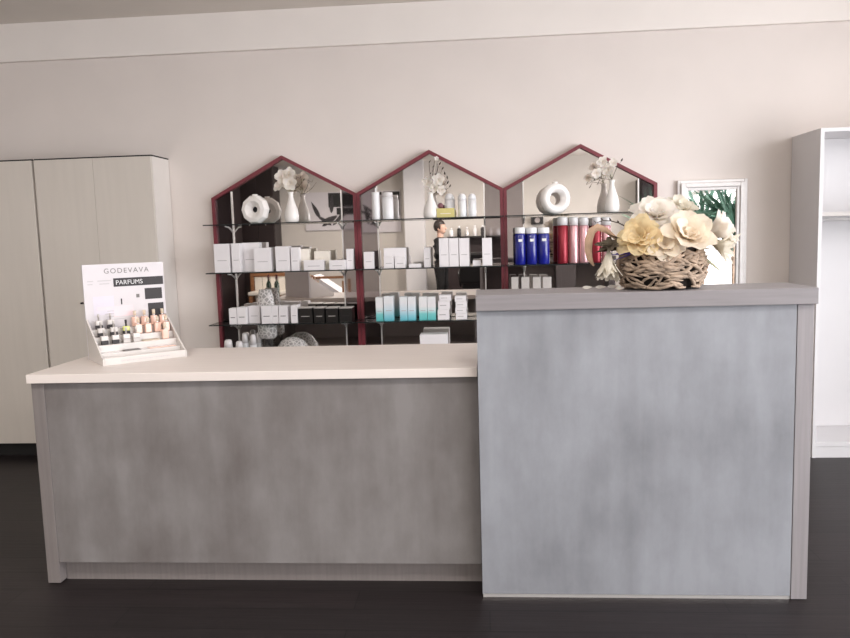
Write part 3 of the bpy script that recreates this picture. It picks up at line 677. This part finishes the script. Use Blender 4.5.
for row, xs, kinds in ((4, (.13, .27), 'cc'), (3, (.12, .27, .42), 'ccl'), (2, (.12, .25), 'cc'), (2, (.38, .50), 'pp')):
    for fx, kd in zip(xs, kinds):
        lv = {4: 'topmost tier', 3: 'middle tier', 2: 'lower tier'}[row]
        ps = 'leftmost' if fx < .2 else ('second from left' if fx < .3 else ('third from left' if fx < .45 else 'fourth from left'))
        tester(row, fx, {'c': 'clear', 'l': 'lime', 'p': 'pale'}[kd], '%s perfume tester %s on the %s of the display' % ({'c': 'clear dark-based', 'l': 'lime yellow', 'p': 'clear grey-based'}[kd], ps, lv), ga)
for row, xs in ((4, (.57, .69, .81, .92)), (3, (.57, .69, .81, .92))):
    for i, fx in enumerate(xs):
        tester(row, fx, 'rose', 'rose glass perfume bottle, %s of four on the %s of the display' % (('first', 'second', 'third', 'last')[i], 'topmost tier' if row == 4 else 'tier below the topmost'), gb)
tester(2, .86, 'rose', 'rose glass perfume bottle standing alone on the right of the lower tier', gb)
def tester_card(row, x0, x1, m_, label):
    y, z = tier(row)
    o = obj('scent_card', box(BM(), -DW*(x1-x0)/2, DW*(x1-x0)/2, -.018, .018, 0, .003, .0005), m_, loc=Matrix.Rotation(TH, 3, 'Z') @ Vector((DW*(x0+x1)/2, y+.021, z)) + dp.location + Vector((0, 0, EPS)), rz=TH)
    tag(o, label, 'card', 'scent cards on the display')
tester_card(1, .30, .50, W['terra'], 'grey scent card lying at the front left of the perfume display')
tester_card(1, .60, .93, W['rose'], 'rose scent card lying at the front right of the perfume display')
tester_card(2, .58, .78, W['petalc'], 'cream scent card lying left of the lone rose bottle on the display')

# ------------------------------------------------------------------ driftwood basket and flowers on the tall counter
BC = Vector((.632, 2.735, 1.10+EPS)); BR, BH = .148, .158
bk_ = thing('wicker_basket', 'round woven driftwood basket on the tall counter', 'basket', BC)
def brad(z): return BR*(.74+.30*math.sin(PI*min(1, max(0, z/BH*.80+.12))))
tw = BM(); random.seed(5)
for k in range(270):
    z = random.uniform(.008, BH-.01); a = random.uniform(0, 2*PI); span = random.uniform(.35, .8); tilt = random.gauss(0, .020)
    rr = random.uniform(.0038, .0076); pts = []
    for i in range(6):
        u = i/5-.5; zz = min(BH+.004, max(.009, z+tilt*u*2+.004*math.sin(6*u+k))); R = brad(zz)*random.uniform(.95, 1.0)+.004*math.sin(9*u+k)
        pts.append((R*math.cos(a+span*u), R*math.sin(a+span*u)*.92, zz))
    tube(tw, pts, [rr*.55, rr, rr*1.05, rr, rr*.85, rr*.4], 6)
obj('woven_branches', tw, W['branch'], bk_)
obj('liner', lathe(BM(), [(0, .004), (BR*.74, .004), (BR*.88, BH*.35), (BR*.88, BH*.7), (BR*.78, BH*.93), (BR*.72, BH*.93), (BR*.82, BH*.6), (0, .02)], 24, sy=.92), W['branchd'], bk_)
def pick(px, py, Y): return at(px, py, Y)
def flower(px, py, Y, axis, layers, m, label, centre=None, cat='flower', ruffle=.08, stem=True, rnd=.14):
    c = pick(px, py, Y)
    o = thing('artificial_flower', label, cat, c, 0, 'flowers in the driftwood basket')
    b = BM(); blossom(b, (0, 0, 0), axis, layers, rnd, ruffle=ruffle); obj('petals', b, W[m], o)
    if centre:
        cb = BM(); ax = Vector(axis).normalized()
        for k in range(16):
            dv = (ax+Vector((random.uniform(-.5, .5), random.uniform(-.5, .5), random.uniform(-.5, .5)))).normalized()
            tube(cb, [(0, 0, 0), dv*.022], [.0016, .0022], 5)
        obj('stamens', cb, W[centre], o)
    if stem:
        e = BC+Vector(((c.x-BC.x)*.45, 0, .07))-c
        obj('stem', tube(BM(), [Vector(axis).normalized()*-.004, e*.5+Vector((0, .01, .01)), e], .003, 6), W['sage'], o)
    return o
flower(655, 219, 2.76, (-.05, -.65, .75), [(8, .096, .036, .9, 1.7), (7, .084, .034, .55, 1.3), (6, .066, .028, .25, .95), (4, .045, .02, .1, .6)], 'petalw', 'big white open blossom standing highest in the middle of the basket', 'petaly', ruffle=.16)
flower(641, 239, 2.655, (-.4, -.75, .5), [(8, .086, .034, .8, 1.7), (7, .072, .03, .45, 1.25), (5, .05, .022, .2, .8)], 'petaly', 'yellowish cream blossom at the left front of the basket', 'petaly', ruffle=.18)
flower(686, 240, 2.655, (.12, -.7, .6), [(7, .108, .040, .7, 1.45), (6, .088, .036, .35, 1.05), (5, .06, .026, .15, .65)], 'petalc', 'large cream blossom with cupped petals at the right front of the basket', 'petalc', ruffle=.12)
flower(664, 246, 2.63, (0, -.85, .35), [(7, .07, .03, .8, 1.6), (5, .05, .022, .3, 1)], 'petalc', 'cream blossom tucked low between the yellow one and the large cupped one', ruffle=.14)
flower(706, 236, 2.73, (.8, -.3, .42), [(10, .115, .026, .3, .9), (9, .095, .022, .12, .6)], 'petalw', 'white fan-like blossom reaching right towards the silver mirror', 'sage', ruffle=.12)
flower(708, 242, 2.69, (.7, -.4, -.25), [(14, .105, .012, .25, .95), (12, .085, .010, .1, .65)], 'petals', 'drooping dry sage flower with thin petals on the right side of the basket')
flower(680, 214, 2.82, (.2, -.5, .8), [(7, .07, .028, .5, 1.3), (5, .055, .024, .2, .9)], 'petals', 'dull sage blossom behind the big white one at the top of the basket')
# dried protea hanging over the left rim
fl = flower(609, 249, 2.68, (-.12, -.35, -.9), [(18, .112, .013, .22, .5), (16, .108, .012, .1, .35), (12, .10, .011, .03, .2)], 'petals', 'dried protea hanging head-down over the left side of the basket', stem=False)
pc = pick(609, 249, 2.68)
e = BC+Vector((-.07, -.02, BH+.0))-pc
obj('stem', tube(BM(), [(0, 0, 0), e*.5+Vector((0, 0, .02)), e], .0035, 6), W['dry'], fl)
b = BM(); blossom(b, (0, 0, .0), (-.2, -.4, .8), [(9, .05, .012, .6, 1.6)], .2); obj('bract_leaves', b, W['dryleaf'], fl)
# dark dried leaves + tan leaf + twig
def leaves(name, lab, m, base, specs, cat='leaf'):
    c = Vector(base); o = thing(name, lab, cat, c, 0, 'dried leaves in the driftwood basket'); b = BM()
    for (px, py, Y, wd) in specs:
        tip = at(px, py, Y)-c
        petal(b, (0, 0, 0), tip, random.random()*6, tip.length, wd, .12, -.2, nu=8, ruffle=.15)
    obj('leaf_blade', b, W[m], o); return o
root = BC+Vector((-.085, -.03, BH+.005))
leaves('dried_leaf_sprig', 'dark brown dried leaf sprig over the left rim of the basket', 'dryleaf', root, [(597, 241, 2.68, .012), (604, 235, 2.68, .012), (612, 238, 2.66, .011), (594, 252, 2.70, .011), (616, 244, 2.66, .010), (601, 246, 2.66, .011), (608, 247, 2.65, .01)])
o = thing('dried_leaf', 'long tan dried leaf curling in front of the spray cans', 'leaf', root, 0, 'dried leaves in the driftwood basket')
lp_ = [at(a, b_, 2.71)-root for a, b_ in ((616, 238), (606, 230), (598, 227), (592, 231), (589, 240), (588.5, 250), (590, 259), (594, 266))]
wv = [.006, .010, .013, .014, .014, .013, .010, .003]; b = BM(); gr = []
for i, p_ in enumerate([Vector((.02, .03, -.03))]+lp_):
    i_ = max(0, i-1); q0, q1 = lp_[max(0, i_-1)], lp_[min(7, i_+1)]; tg = (q1-q0).normalized(); sd2 = tg.cross(Vector((0, -1, 0))).normalized()
    gr.append([b.verts.new(p_+sd2*wv[i_]*v+Vector((0, .006*v*v, 0))) for v in (-1, -.3, .3, 1)])
for A_, B_ in zip(gr, gr[1:]):
    for j in range(3): b.faces.new((A_[j], A_[j+1], B_[j+1], B_[j])).smooth = True
obj('leaf_blade', b, W['dry'], o)
leaves('violet_petal_sprig', 'small violet petal cluster on the left rim of the basket', 'violet', root+Vector((.0, -.03, -.02)), [(614, 262, 2.64, .010), (618, 254, 2.64, .009), (612, 256, 2.65, .008)], 'flower')
o = thing('twig', 'thin bare twig arching left above the dried leaves', 'twig', BC+Vector((-.03, 0, BH)), 0)
P = [at(a, b_, 2.72)-o.location for a, b_ in ((634, 231), (627, 227), (619, 223), (611, 221), (603, 220.5), (596, 223))]
tb = BM(); tube(tb, [(0, 0, -.03)]+P, [.003, .0028, .0025, .0022, .002, .0016, .001], 6)
for a in P[2:]: petal(tb, a, (random.uniform(-.9, -.3), -.2, .5), random.random()*6, .014, .003, .1, .3)
obj('twig_branches', tb, W['twig'], o)
leaves('grass_sprig', 'pale green grass sprig bending down on the right of the basket', 'sage', BC+Vector((.09, .0, BH-.01)), [(733, 241, 2.76, .008), (738, 262, 2.76, .006), (728, 276, 2.76, .006), (722, 262, 2.74, .007), (736, 232, 2.76, .009), (716, 285, 2.72, .005), (729, 252, 2.7, .007)], 'grass')
leaves('broad_leaf_sprig', 'dull green broad leaf sprig behind the top of the flowers', 'sage', BC+Vector((.02, .05, BH)), [(672, 209, 2.80, .022), (684, 207, 2.80, .022), (690, 220, 2.80, .02)])
for px, py, l in ((588, 289, 'fallen white petal on the tall counter, furthest left of the scattered ones'), (601, 288.5, 'fallen white petal on the tall counter below the dried protea'), (613, 288, 'long fallen white petal between the protea and the basket'), (621, 289.5, 'fallen white petal touching the left foot of the basket')):
    c = atz(px, py, 1.10); b = BM(); petal(b, (0, 0, 0), (1, random.uniform(-.3, .3), .06), PI*.5, .038, .008, .0, -.08, cup=.1)
    zmin = min(v.co.z for v in b.verts)
    for v in b.verts: v.co.z -= zmin
    tag(obj('fallen_petal', b, W['petalw'], loc=(c.x-.02, c.y, 1.1002)), l, 'petal', 'fallen petals on the tall counter')

# ------------------------------------------------------------------ salon behind the camera (seen in the mirrors)
def behind(px, py, Y):       # point on plane y = Y seen through the mirrors at a photo pixel
    q = at(px, py, 2*YM-Y); return Vector((q.x, Y, q.z))
pl = BM(); x = behind(415, 240, YF+.3).x; box(pl, x-.18, x+.18, YF+.001, YF+.32, 0, HW-.001)
struct('trim_2', pl, W['white'])
# dark folding wall at the left, with a lighter strip
dz = thing('dark_wardrobe', 'dark brown tall wardrobe reflected at the left of the left mirror', 'wardrobe', (-4.1, -4.6, 0))
a, b_ = behind(240, 200, -4.4).x, behind(273, 200, -4.4).x
obj('carcass', local(dz, box(BM(), a, b_, YF+.02, -4.42, 0, 2.67)), W['brown'], dz)
for q0, q1 in ((a+.01, (a+b_)/2-.004), ((a+b_)/2+.004, b_-.01)):
    dr = obj('door', local(dz, box(BM(), q0, q1, -4.419, -4.40, .08, 2.65, .002)), W['brown'], dz)
    obj('handle', local(dz, tube(BM(), [((q0+q1)/2, -4.39, 1.0), ((q0+q1)/2, -4.39, 1.25)], .008, 8)), W['chrome'], dr)
dz2 = thing('dark_wardrobe', 'dark brown narrow wardrobe reflected beside the red frame of the left mirror', 'wardrobe', (-4.6, -3.6, 0))
obj('carcass', local(dz2, box(BM(), XL+.01, XL+.35, -4.2, -2.9, 0, 2.4)), W['brown'], dz2)
obj('door', local(dz2, box(BM(), XL+.351, XL+.37, -4.18, -2.92, .08, 2.38, .002)), W['brown'], dz2)
# cream sideboard with brown wooden top rail
sbx0, sbx1 = behind(251, 285, -4.0).x, behind(290, 285, -4.0).x
sd = thing('wooden_bench', 'wooden bench with cream panelled back reflected under the second shelf', 'bench', ((sbx0+sbx1)/2, -4.0, 0))
zt = behind(270, 273, -4.0).z
obj('top_rail', local(sd, box(BM(), sbx0, sbx1, -4.03, -3.97, zt-.06, zt, .004)), W['wood'], sd)
for q in (sbx0+.03, sbx1-.03): obj('post', local(sd, box(BM(), q-.03, q+.03, -4.03, -3.97, 0, zt-.061, .003)), W['wood'], sd)
n = 4
for k in range(n):
    q0 = sbx0+.07+k*(sbx1-sbx0-.14)/n; obj('back_panel', local(sd, box(BM(), q0+.006, q0+(sbx1-sbx0-.14)/n-.006, -4.015, -3.985, .12, zt-.062, .002)), W['cartonc'], sd)
obj('seat', local(sd, box(BM(), sbx0+.061, sbx1-.061, -3.96, -3.6, .36, .42, .01)), W['cartonc'], sd)
for q in (sbx0+.1, sbx1-.1): obj('leg', local(sd, box(BM(), q-.025, q+.025, -3.66, -3.61, 0, .359)), W['wood'], sd)
# side table with two wine bottles and a white lounge chair
tp = behind(273, 298, -1.9)
tb_ = thing('side_table', 'small pale side table carrying two wine bottles, seen in the left mirror', 'table', (tp.x, -1.9, 0))
hT = tp.z
obj('table_top', lathe(BM(), [(0, hT-.025), (.25, hT-.025), (.25, hT), (0, hT)], 32), W['top'], tb_)
obj('column', lathe(BM(), [(0, .02), (.025, .02), (.025, hT-.026), (0, hT-.026)], 16), W['chrome'], tb_)
obj('base', lathe(BM(), [(0, 0), (.17, 0), (.17, .012), (.03, .019), (0, .019)], 32), W['chrome'], tb_)
wt = behind(273, 274.5, -1.9).z-hT
for px, l in ((269, 'dark green wine bottle with red foil neck, left of the reflected pair'), (277, 'dark green wine bottle with red foil neck, right of the reflected pair')):
    q = behind(px, 290, -1.9)
    o = thing('wine_bottle', l, 'bottle', (q.x, -1.9, hT+EPS), 0, 'wine bottles in the mirror')
    obj('bottle_body', lathe(BM(), [(0, 0), (.036, 0), (.038, .01), (.038, wt*.58), (.03, wt*.66), (.014, wt*.74), (.014, wt*.76), (0, wt*.76)], 20), W['bottle'], o)
    obj('foil_neck', lathe(BM(), [(0, wt*.762), (.0155, wt*.762), (.0155, wt*.99), (0, wt)], 16), W['foil'], o)
q = behind(330, 285, -3.2)
lc = thing('lounge_chair', 'white sloping lounge chair with wooden frame reflected right of the wine bottles', 'chair', (q.x, -3.2, 0), 0)
for yy in (-.28, .28):
    f = BM(); box(f, -.26, -.22, yy-.02, yy+.02, 0, .72); obj('frame_post', f, W['wood'], lc)
    f = BM(); box(f, .26, .30, yy-.02, yy+.02, 0, .62); obj('frame_post', f, W['wood'], lc)
f = BM(); prism(f, [(-.21, .72), (.25, .40), (.25, .32), (-.21, .64)], -.26, .26); obj('cushion', f, W['carton'], lc)
f = BM(); box(f, -.22, .26, -.02, .02, .25, .29); box(f, -.26, .30, .26, .30, .66, .70); obj('rail', f, W['wood'], lc)
# wall art with dark leaf shapes
for (p0, p1, y0, y1, l, sd_) in ((306, 357, 191, 231, 'canvas with bold black leaf shapes reflected at the right of the left mirror', 3), (363, 400, 190, 233, 'canvas with dark bars reflected at the left of the middle mirror', 8)):
    A, B = behind(p0, y1, YF+.03), behind(p1, y0, YF+.03); random.seed(sd_)
    cv = thing('wall_canvas', l, 'picture', ((A.x+B.x)/2, YF+.02, A.z), 0, 'canvases on the salon wall')
    wd, hh = B.x-A.x, B.z-A.z
    obj('canvas', box(BM(), -wd/2, wd/2, -.015, .012, 0, hh, .003), W['poster'], cv)
    k = BM(); box(k, -wd*.05, wd*.48, .0125, .0135, hh*.60, hh*.97); box(k, wd*.1, wd*.48, .0125, .0135, hh*.40, hh*.58); obj('dark_field', k, W['dark'], cv)
    k = BM()
    for i in range(7):
        petal(k, (random.uniform(-wd*.35, wd*.2), .016, random.uniform(hh*.1, hh*.5)), (random.uniform(-1, 1), 0, random.uniform(.1, .8)), 0, wd*.35, wd*.06, 0, .0, cup=0)
    for v in k.verts: v.co.y = .0145+.0003*random.random()
    obj('leaf_shapes', k, W['inkd'], cv)
# product wall with dark station and chairs
sx, ex = behind(447, 240, YF+.2).x, behind(503, 240, YF+.2).x
ps = thing('styling_station', 'dark styling station with product ledge reflected in the middle mirror', 'station', ((sx+ex)/2, YF+.2, 0))
zl = behind(475, 236, YF+.2).z
obj('cabinet', local(ps, box(BM(), sx, ex, YF+.02, YF+.30, .1, .80, .004)), W['brown'], ps)
obj('ledge', local(ps, box(BM(), sx, ex, YF+.02, YF+.22, zl-.03, zl, .003)), W['dark'], ps)
obj('back_board', local(ps, box(BM(), sx, ex, YF+.002, YF+.018, .1, zl)), W['brown'], ps)
obj('plinth', local(ps, box(BM(), sx+.03, ex-.03, YF+.05, YF+.28, 0, .099)), W['dark'], ps)
random.seed(3)
kinds = [('white', 'cap'), ('dark', 'blackbox'), ('silver', 'chrome'), ('white', 'capc'), ('dark', 'inkd'), ('silver', 'silver'), ('white', 'cap')]
ords = ['first from the left', 'second from the left', 'third from the left', 'fourth from the left', 'fifth from the left', 'sixth from the left', 'furthest right']
for i, (nm, mm) in enumerate(kinds):
    xx = sx+.08+i*(ex-sx-.16)/6; hh = random.uniform(.13, .24)
    o = thing('product_bottle', '%s product bottle %s on the reflected station ledge' % (nm, ords[i]), 'bottle', (xx, YF+.12, zl+EPS), 0, 'bottles on the styling station')
    obj('bottle_body', lathe(BM(), [(0, 0), (.034, 0), (.036, .01), (.036, hh*.72), (.02, hh*.8), (0, hh*.8)], 16), W[mm], o)
    obj('cap', lathe(BM(), [(0, hh*.802), (.018, hh*.802), (.018, hh), (0, hh)], 12), W['cap'], o)
def salon_chair(loc, rz, label):
    c = thing('salon_chair', label, 'chair', loc, rz, 'black salon chairs')
    obj('base', lathe(BM(), [(0, 0), (.29, 0), (.29, .015), (.06, .04), (.05, .06), (0, .06)], 32), W['chrome'], c)
    obj('column', lathe(BM(), [(0, .061), (.035, .061), (.035, .40), (0, .40)], 16), W['chrome'], c)
    obj('seat', box(BM(), -.26, .26, -.25, .25, .405, .53, .035), W['leather'], c)
    b = BM(); box(b, -.27, .27, -.06, .06, 0, .52, .04)
    for v in b.verts: v.co = Vector((v.co.x, v.co.y-.30-.14*v.co.z, v.co.z+.50))
    obj('backrest', b, W['leather'], c)
    for s in (-1, 1):
        a_ = BM(); tube(a_, [(s*.275, -.24, .45), (s*.31, -.24, .70), (s*.31, .20, .70), (s*.275, .20, .45)], .018, 8); obj('armrest', a_, W['leather'], c)
    return c
q = behind(479, 250, -3.5); c0 = salon_chair((q.x, -3.5, 0), PI+.2, 'black salon chair reflected behind the tall white cartons')
q = behind(520, 250, -3.6); dup(c0, (q.x+.2, -3.6, 0), 'black salon chair reflected behind the blue bottles', PI-.3)
q = behind(590, 250, -3.4); dup(c0, (q.x, -3.4, 0), 'black salon chair reflected behind the dried flowers', PI-.1)
q = behind(537, 220, YF+.06)
sp_ = thing('wall_speaker', 'small black wall speaker reflected above the blue bottles', 'speaker', (q.x, YF+.08, q.z-.08))
obj('speaker_case', box(BM(), -.11, .11, -.079, .06, 0, .15, .006), W['dark'], sp_); obj('speaker_cone', lathe(BM(), [(0, .0), (.03, .004), (.05, .01)], 16, (0, .061, .075), Matrix.Rotation(-PI/2, 3, 'X')), W['inner'], sp_)
q = behind(649, 210, -4.5)
dz3 = thing('dark_wardrobe', 'dark wardrobe reflected at the right edge of the right mirror', 'wardrobe', (q.x, -4.6, 0))
obj('carcass', box(BM(), -.16, .24, -.28, .2, 0, 2.2, .003), W['brown'], dz3); obj('door', box(BM(), -.15, .23, .201, .218, .06, 2.18, .002), W['brown'], dz3)

# strap-leaf plants by the shop window
def plant(loc, seed, label):
    random.seed(seed)
    o = thing('potted_palm', label, 'plant', loc, 0, 'palms by the window')
    obj('pot', lathe(BM(), [(0, 0), (.14, 0), (.19, .34), (.2, .36), (.18, .36), (.17, .30), (0, .30)], 24), W['terra'], o)
    tk = BM(); tube(tk, [(0, 0, .29), (.02, .01, .7), (0, 0, 1.44)], [.03, .026, .022], 8); obj('trunk', tk, W['branch'], o)
    b = BM()
    for k in range(95):
        az = random.uniform(0, 2*PI); L = random.uniform(.4, .8); up = random.uniform(.2, 1.2)
        petal(b, (0, 0, random.uniform(1.0, 1.45)), (math.cos(az)*.6, math.sin(az)*.6, up), random.uniform(0, 6), L, .026, 0, random.uniform(.5, 1.2), cup=.3, nu=8, nv=2, tip=.5)
    obj('foliage', b, W['leaf'], o)
plant((2.9, -.95, 0), 4, 'strap-leaf palm reflected at the left of the silver mirror')
plant((2.87, .35, 0), 9, 'strap-leaf palm reflected in the centre of the silver mirror')
plant((2.7, -2.9, 0), 15, 'strap-leaf palm at the far end of the shop window')

# ------------------------------------------------------------------ person reflected in the middle mirror
def remesh(o, vox):
    md = o.modifiers.new('surface', 'REMESH'); md.mode = 'VOXEL'; md.voxel_size = vox; md.use_smooth_shade = True
    sm_ = o.modifiers.new('soften', 'SMOOTH'); sm_.iterations = 3; sm_.factor = .5
q = behind(440, 222, -3.9)
TOP = q.z; K = TOP/1.62
pe = thing('person', 'person with short dark hair in black clothes, standing sideways, reflected in the middle mirror', 'person', (q.x, -3.9, 0), -PI/2+.35)
pe.scale = (K, K, K)
# local: faces +y ... arms reach forward
b = BM()
ball(b, (0, .01, 1.51), .10, .78, .95, 1.12, 18)                      # skull
ball(b, (0, .045, 1.455), .06, .85, .9, .95, 12)                      # jaw
tube(b, [(0, .10, 1.525), (0, .125, 1.49), (0, .105, 1.478)], [.009, .016, .012], 8)   # nose
ball(b, (0, .10, 1.445), .016, 1.3, .7, .6, 10)                        # mouth
for s in (-1, 1): ball(b, (s*.08, -.005, 1.495), .025, .35, .8, 1.2, 10); ball(b, (s*.032, .092, 1.517), .011, 1.2, .6, .8, 8)
tube(b, [(0, -.005, 1.30), (0, .0, 1.44)], [.062, .052], 12)
tube(b, [(0, 0, .86), (0, 0, 1.0), (0, .01, 1.18), (0, 0, 1.32)], [.135, .12, .14, .09], 16)
for s in (-1, 1):
    tube(b, [(s*.06, 0, 1.30), (s*.165, 0, 1.285), (s*.215, .03, 1.05), (s*.19, .20, .93), (s*.14, .34, 1.02)], [.05, .052, .042, .036, .025], 10)
    hp = Vector((s*.135, .36, 1.035))
    tube(b, [(s*.14, .33, 1.015), hp, hp+Vector((-s*.01, .05, .02))], [.024, .034, .03], 8)
    for k in range(4):
        f0 = hp+Vector((-s*.01+(k-1.5)*.018, .05, .02)); L = (.055, .068, .062, .048)[k]
        tube(b, [f0, f0+Vector((0, L*.55, .008)), f0+Vector((-s*.006, L*.95, -.014))], [.0095, .009, .007], 6)
    tube(b, [hp+Vector((-s*.025, .0, .01)), hp+Vector((-s*.05, .035, .025)), hp+Vector((-s*.052, .06, .02))], [.011, .010, .008], 6)
    tube(b, [(s*.08, 0, .88), (s*.10, .02, .47), (s*.105, -.01, .09)], [.085, .055, .038], 12)
    tube(b, [(s*.105, -.04, .04), (s*.11, .06, .035), (s*.115, .15, .025)], [.04, .036, .025], 10)
bd = obj('body', b, W['skin'], pe); remesh(bd, .007)
b = BM()
tube(b, [(0, 0, .80), (0, 0, 1.0), (0, .01, 1.18), (0, 0, 1.30), (0, 0, 1.345)], [.155, .142, .16, .115, .072], 16)
for s in (-1, 1): tube(b, [(s*.04, 0, 1.285), (s*.165, 0, 1.285), (s*.217, .03, 1.05), (s*.20, .12, .98)], [.07, .066, .056, .052], 12)
sh = obj('black_shirt', b, W['cloth'], pe); remesh(sh, .009)
b = BM()
for s in (-1, 1): tube(b, [(s*.05, 0, .90), (s*.082, 0, .80), (s*.10, .02, .47), (s*.105, -.01, .09)], [.11, .105, .075, .06], 14)
tr = obj('black_trousers', b, W['cloth'], pe); remesh(tr, .009)
for s in (-1, 1):
    b = BM(); tube(b, [(s*.105, -.07, .045), (s*.11, .05, .045), (s*.115, .17, .03)], [.043, .046, .03], 10)
    for v in b.verts: v.co.z = max(0, v.co.z)
    obj('shoe', b, W['leather'], pe)
b = BM(); ball(b, (0, -.014, 1.545), .118, .80, .95, 1.05, 18)
for v in list(b.verts):
    if (v.co.y > .055 and v.co.z < 1.56) or v.co.z < 1.44: b.verts.remove(v)
obj('hair', b, W['hair'], pe)

# ------------------------------------------------------------------ light
def area(name, loc, rot, sx_, sy_, power, col):
    l = bpy.data.lights.new(name, 'AREA'); l.shape = 'RECTANGLE'; l.size = sx_; l.size_y = sy_; l.energy = power; l.color = col
    o = bpy.data.objects.new(name, l); COL.objects.link(o); o.location = loc; o.rotation_euler = rot; return o
# daylight standing outside the shop window
area('window_daylight', (XR+.35, (WY0+WY1)/2, 1.45), (0, PI/2, 0), 2.5, WY1-WY0, 580, (.93, .96, 1))
# added fill lamps on the unseen ceiling, to brighten walls and worktops
FILL_LAMPS = {(-2.6, -2.7): ('back left', 78), (-.2, -2.7): ('back middle', 88), (2.0, -2.7): ('back right', 55), (-1.9, 1.1): ('front left', 36), (.5, 1.1): ('front right', 26)}
for (x, y), (lw, pw) in FILL_LAMPS.items():
    lp = thing('fill_lamp', 'added round fill lamp, out of view, over the %s of the salon' % lw, 'lamp', (x, y, ZCEIL), 0, 'added fill lamps')
    obj('fill_lamp_housing', lathe(BM(), [(0, -.001), (.24, -.001), (.24, -.05), (.22, -.05), (.22, -.012), (0, -.012)], 32), W['white'], lp)
    area('fill_light', (x, y, ZCEIL-.07), (0, 0, 0), .4, .4, pw, (1, .95, .9))
wld = bpy.data.worlds.new('world'); bpy.context.scene.world = wld; wld.use_nodes = True
wld.node_tree.nodes['Background'].inputs[0].default_value = (.85, .93, 1, 1); wld.node_tree.nodes['Background'].inputs[1].default_value = 1.0
sc = bpy.context.scene
sc.view_settings.view_transform = 'Standard'; sc.view_settings.look = 'None'; sc.view_settings.exposure = 0
sc.cycles.caustics_reflective = True; sc.cycles.blur_glossy = 1.0; sc.cycles.caustics_refractive = False
sc.cycles.max_bounces = 10; sc.cycles.diffuse_bounces = 5; sc.cycles.transparent_max_bounces = 24; sc.cycles.sample_clamp_indirect = 6
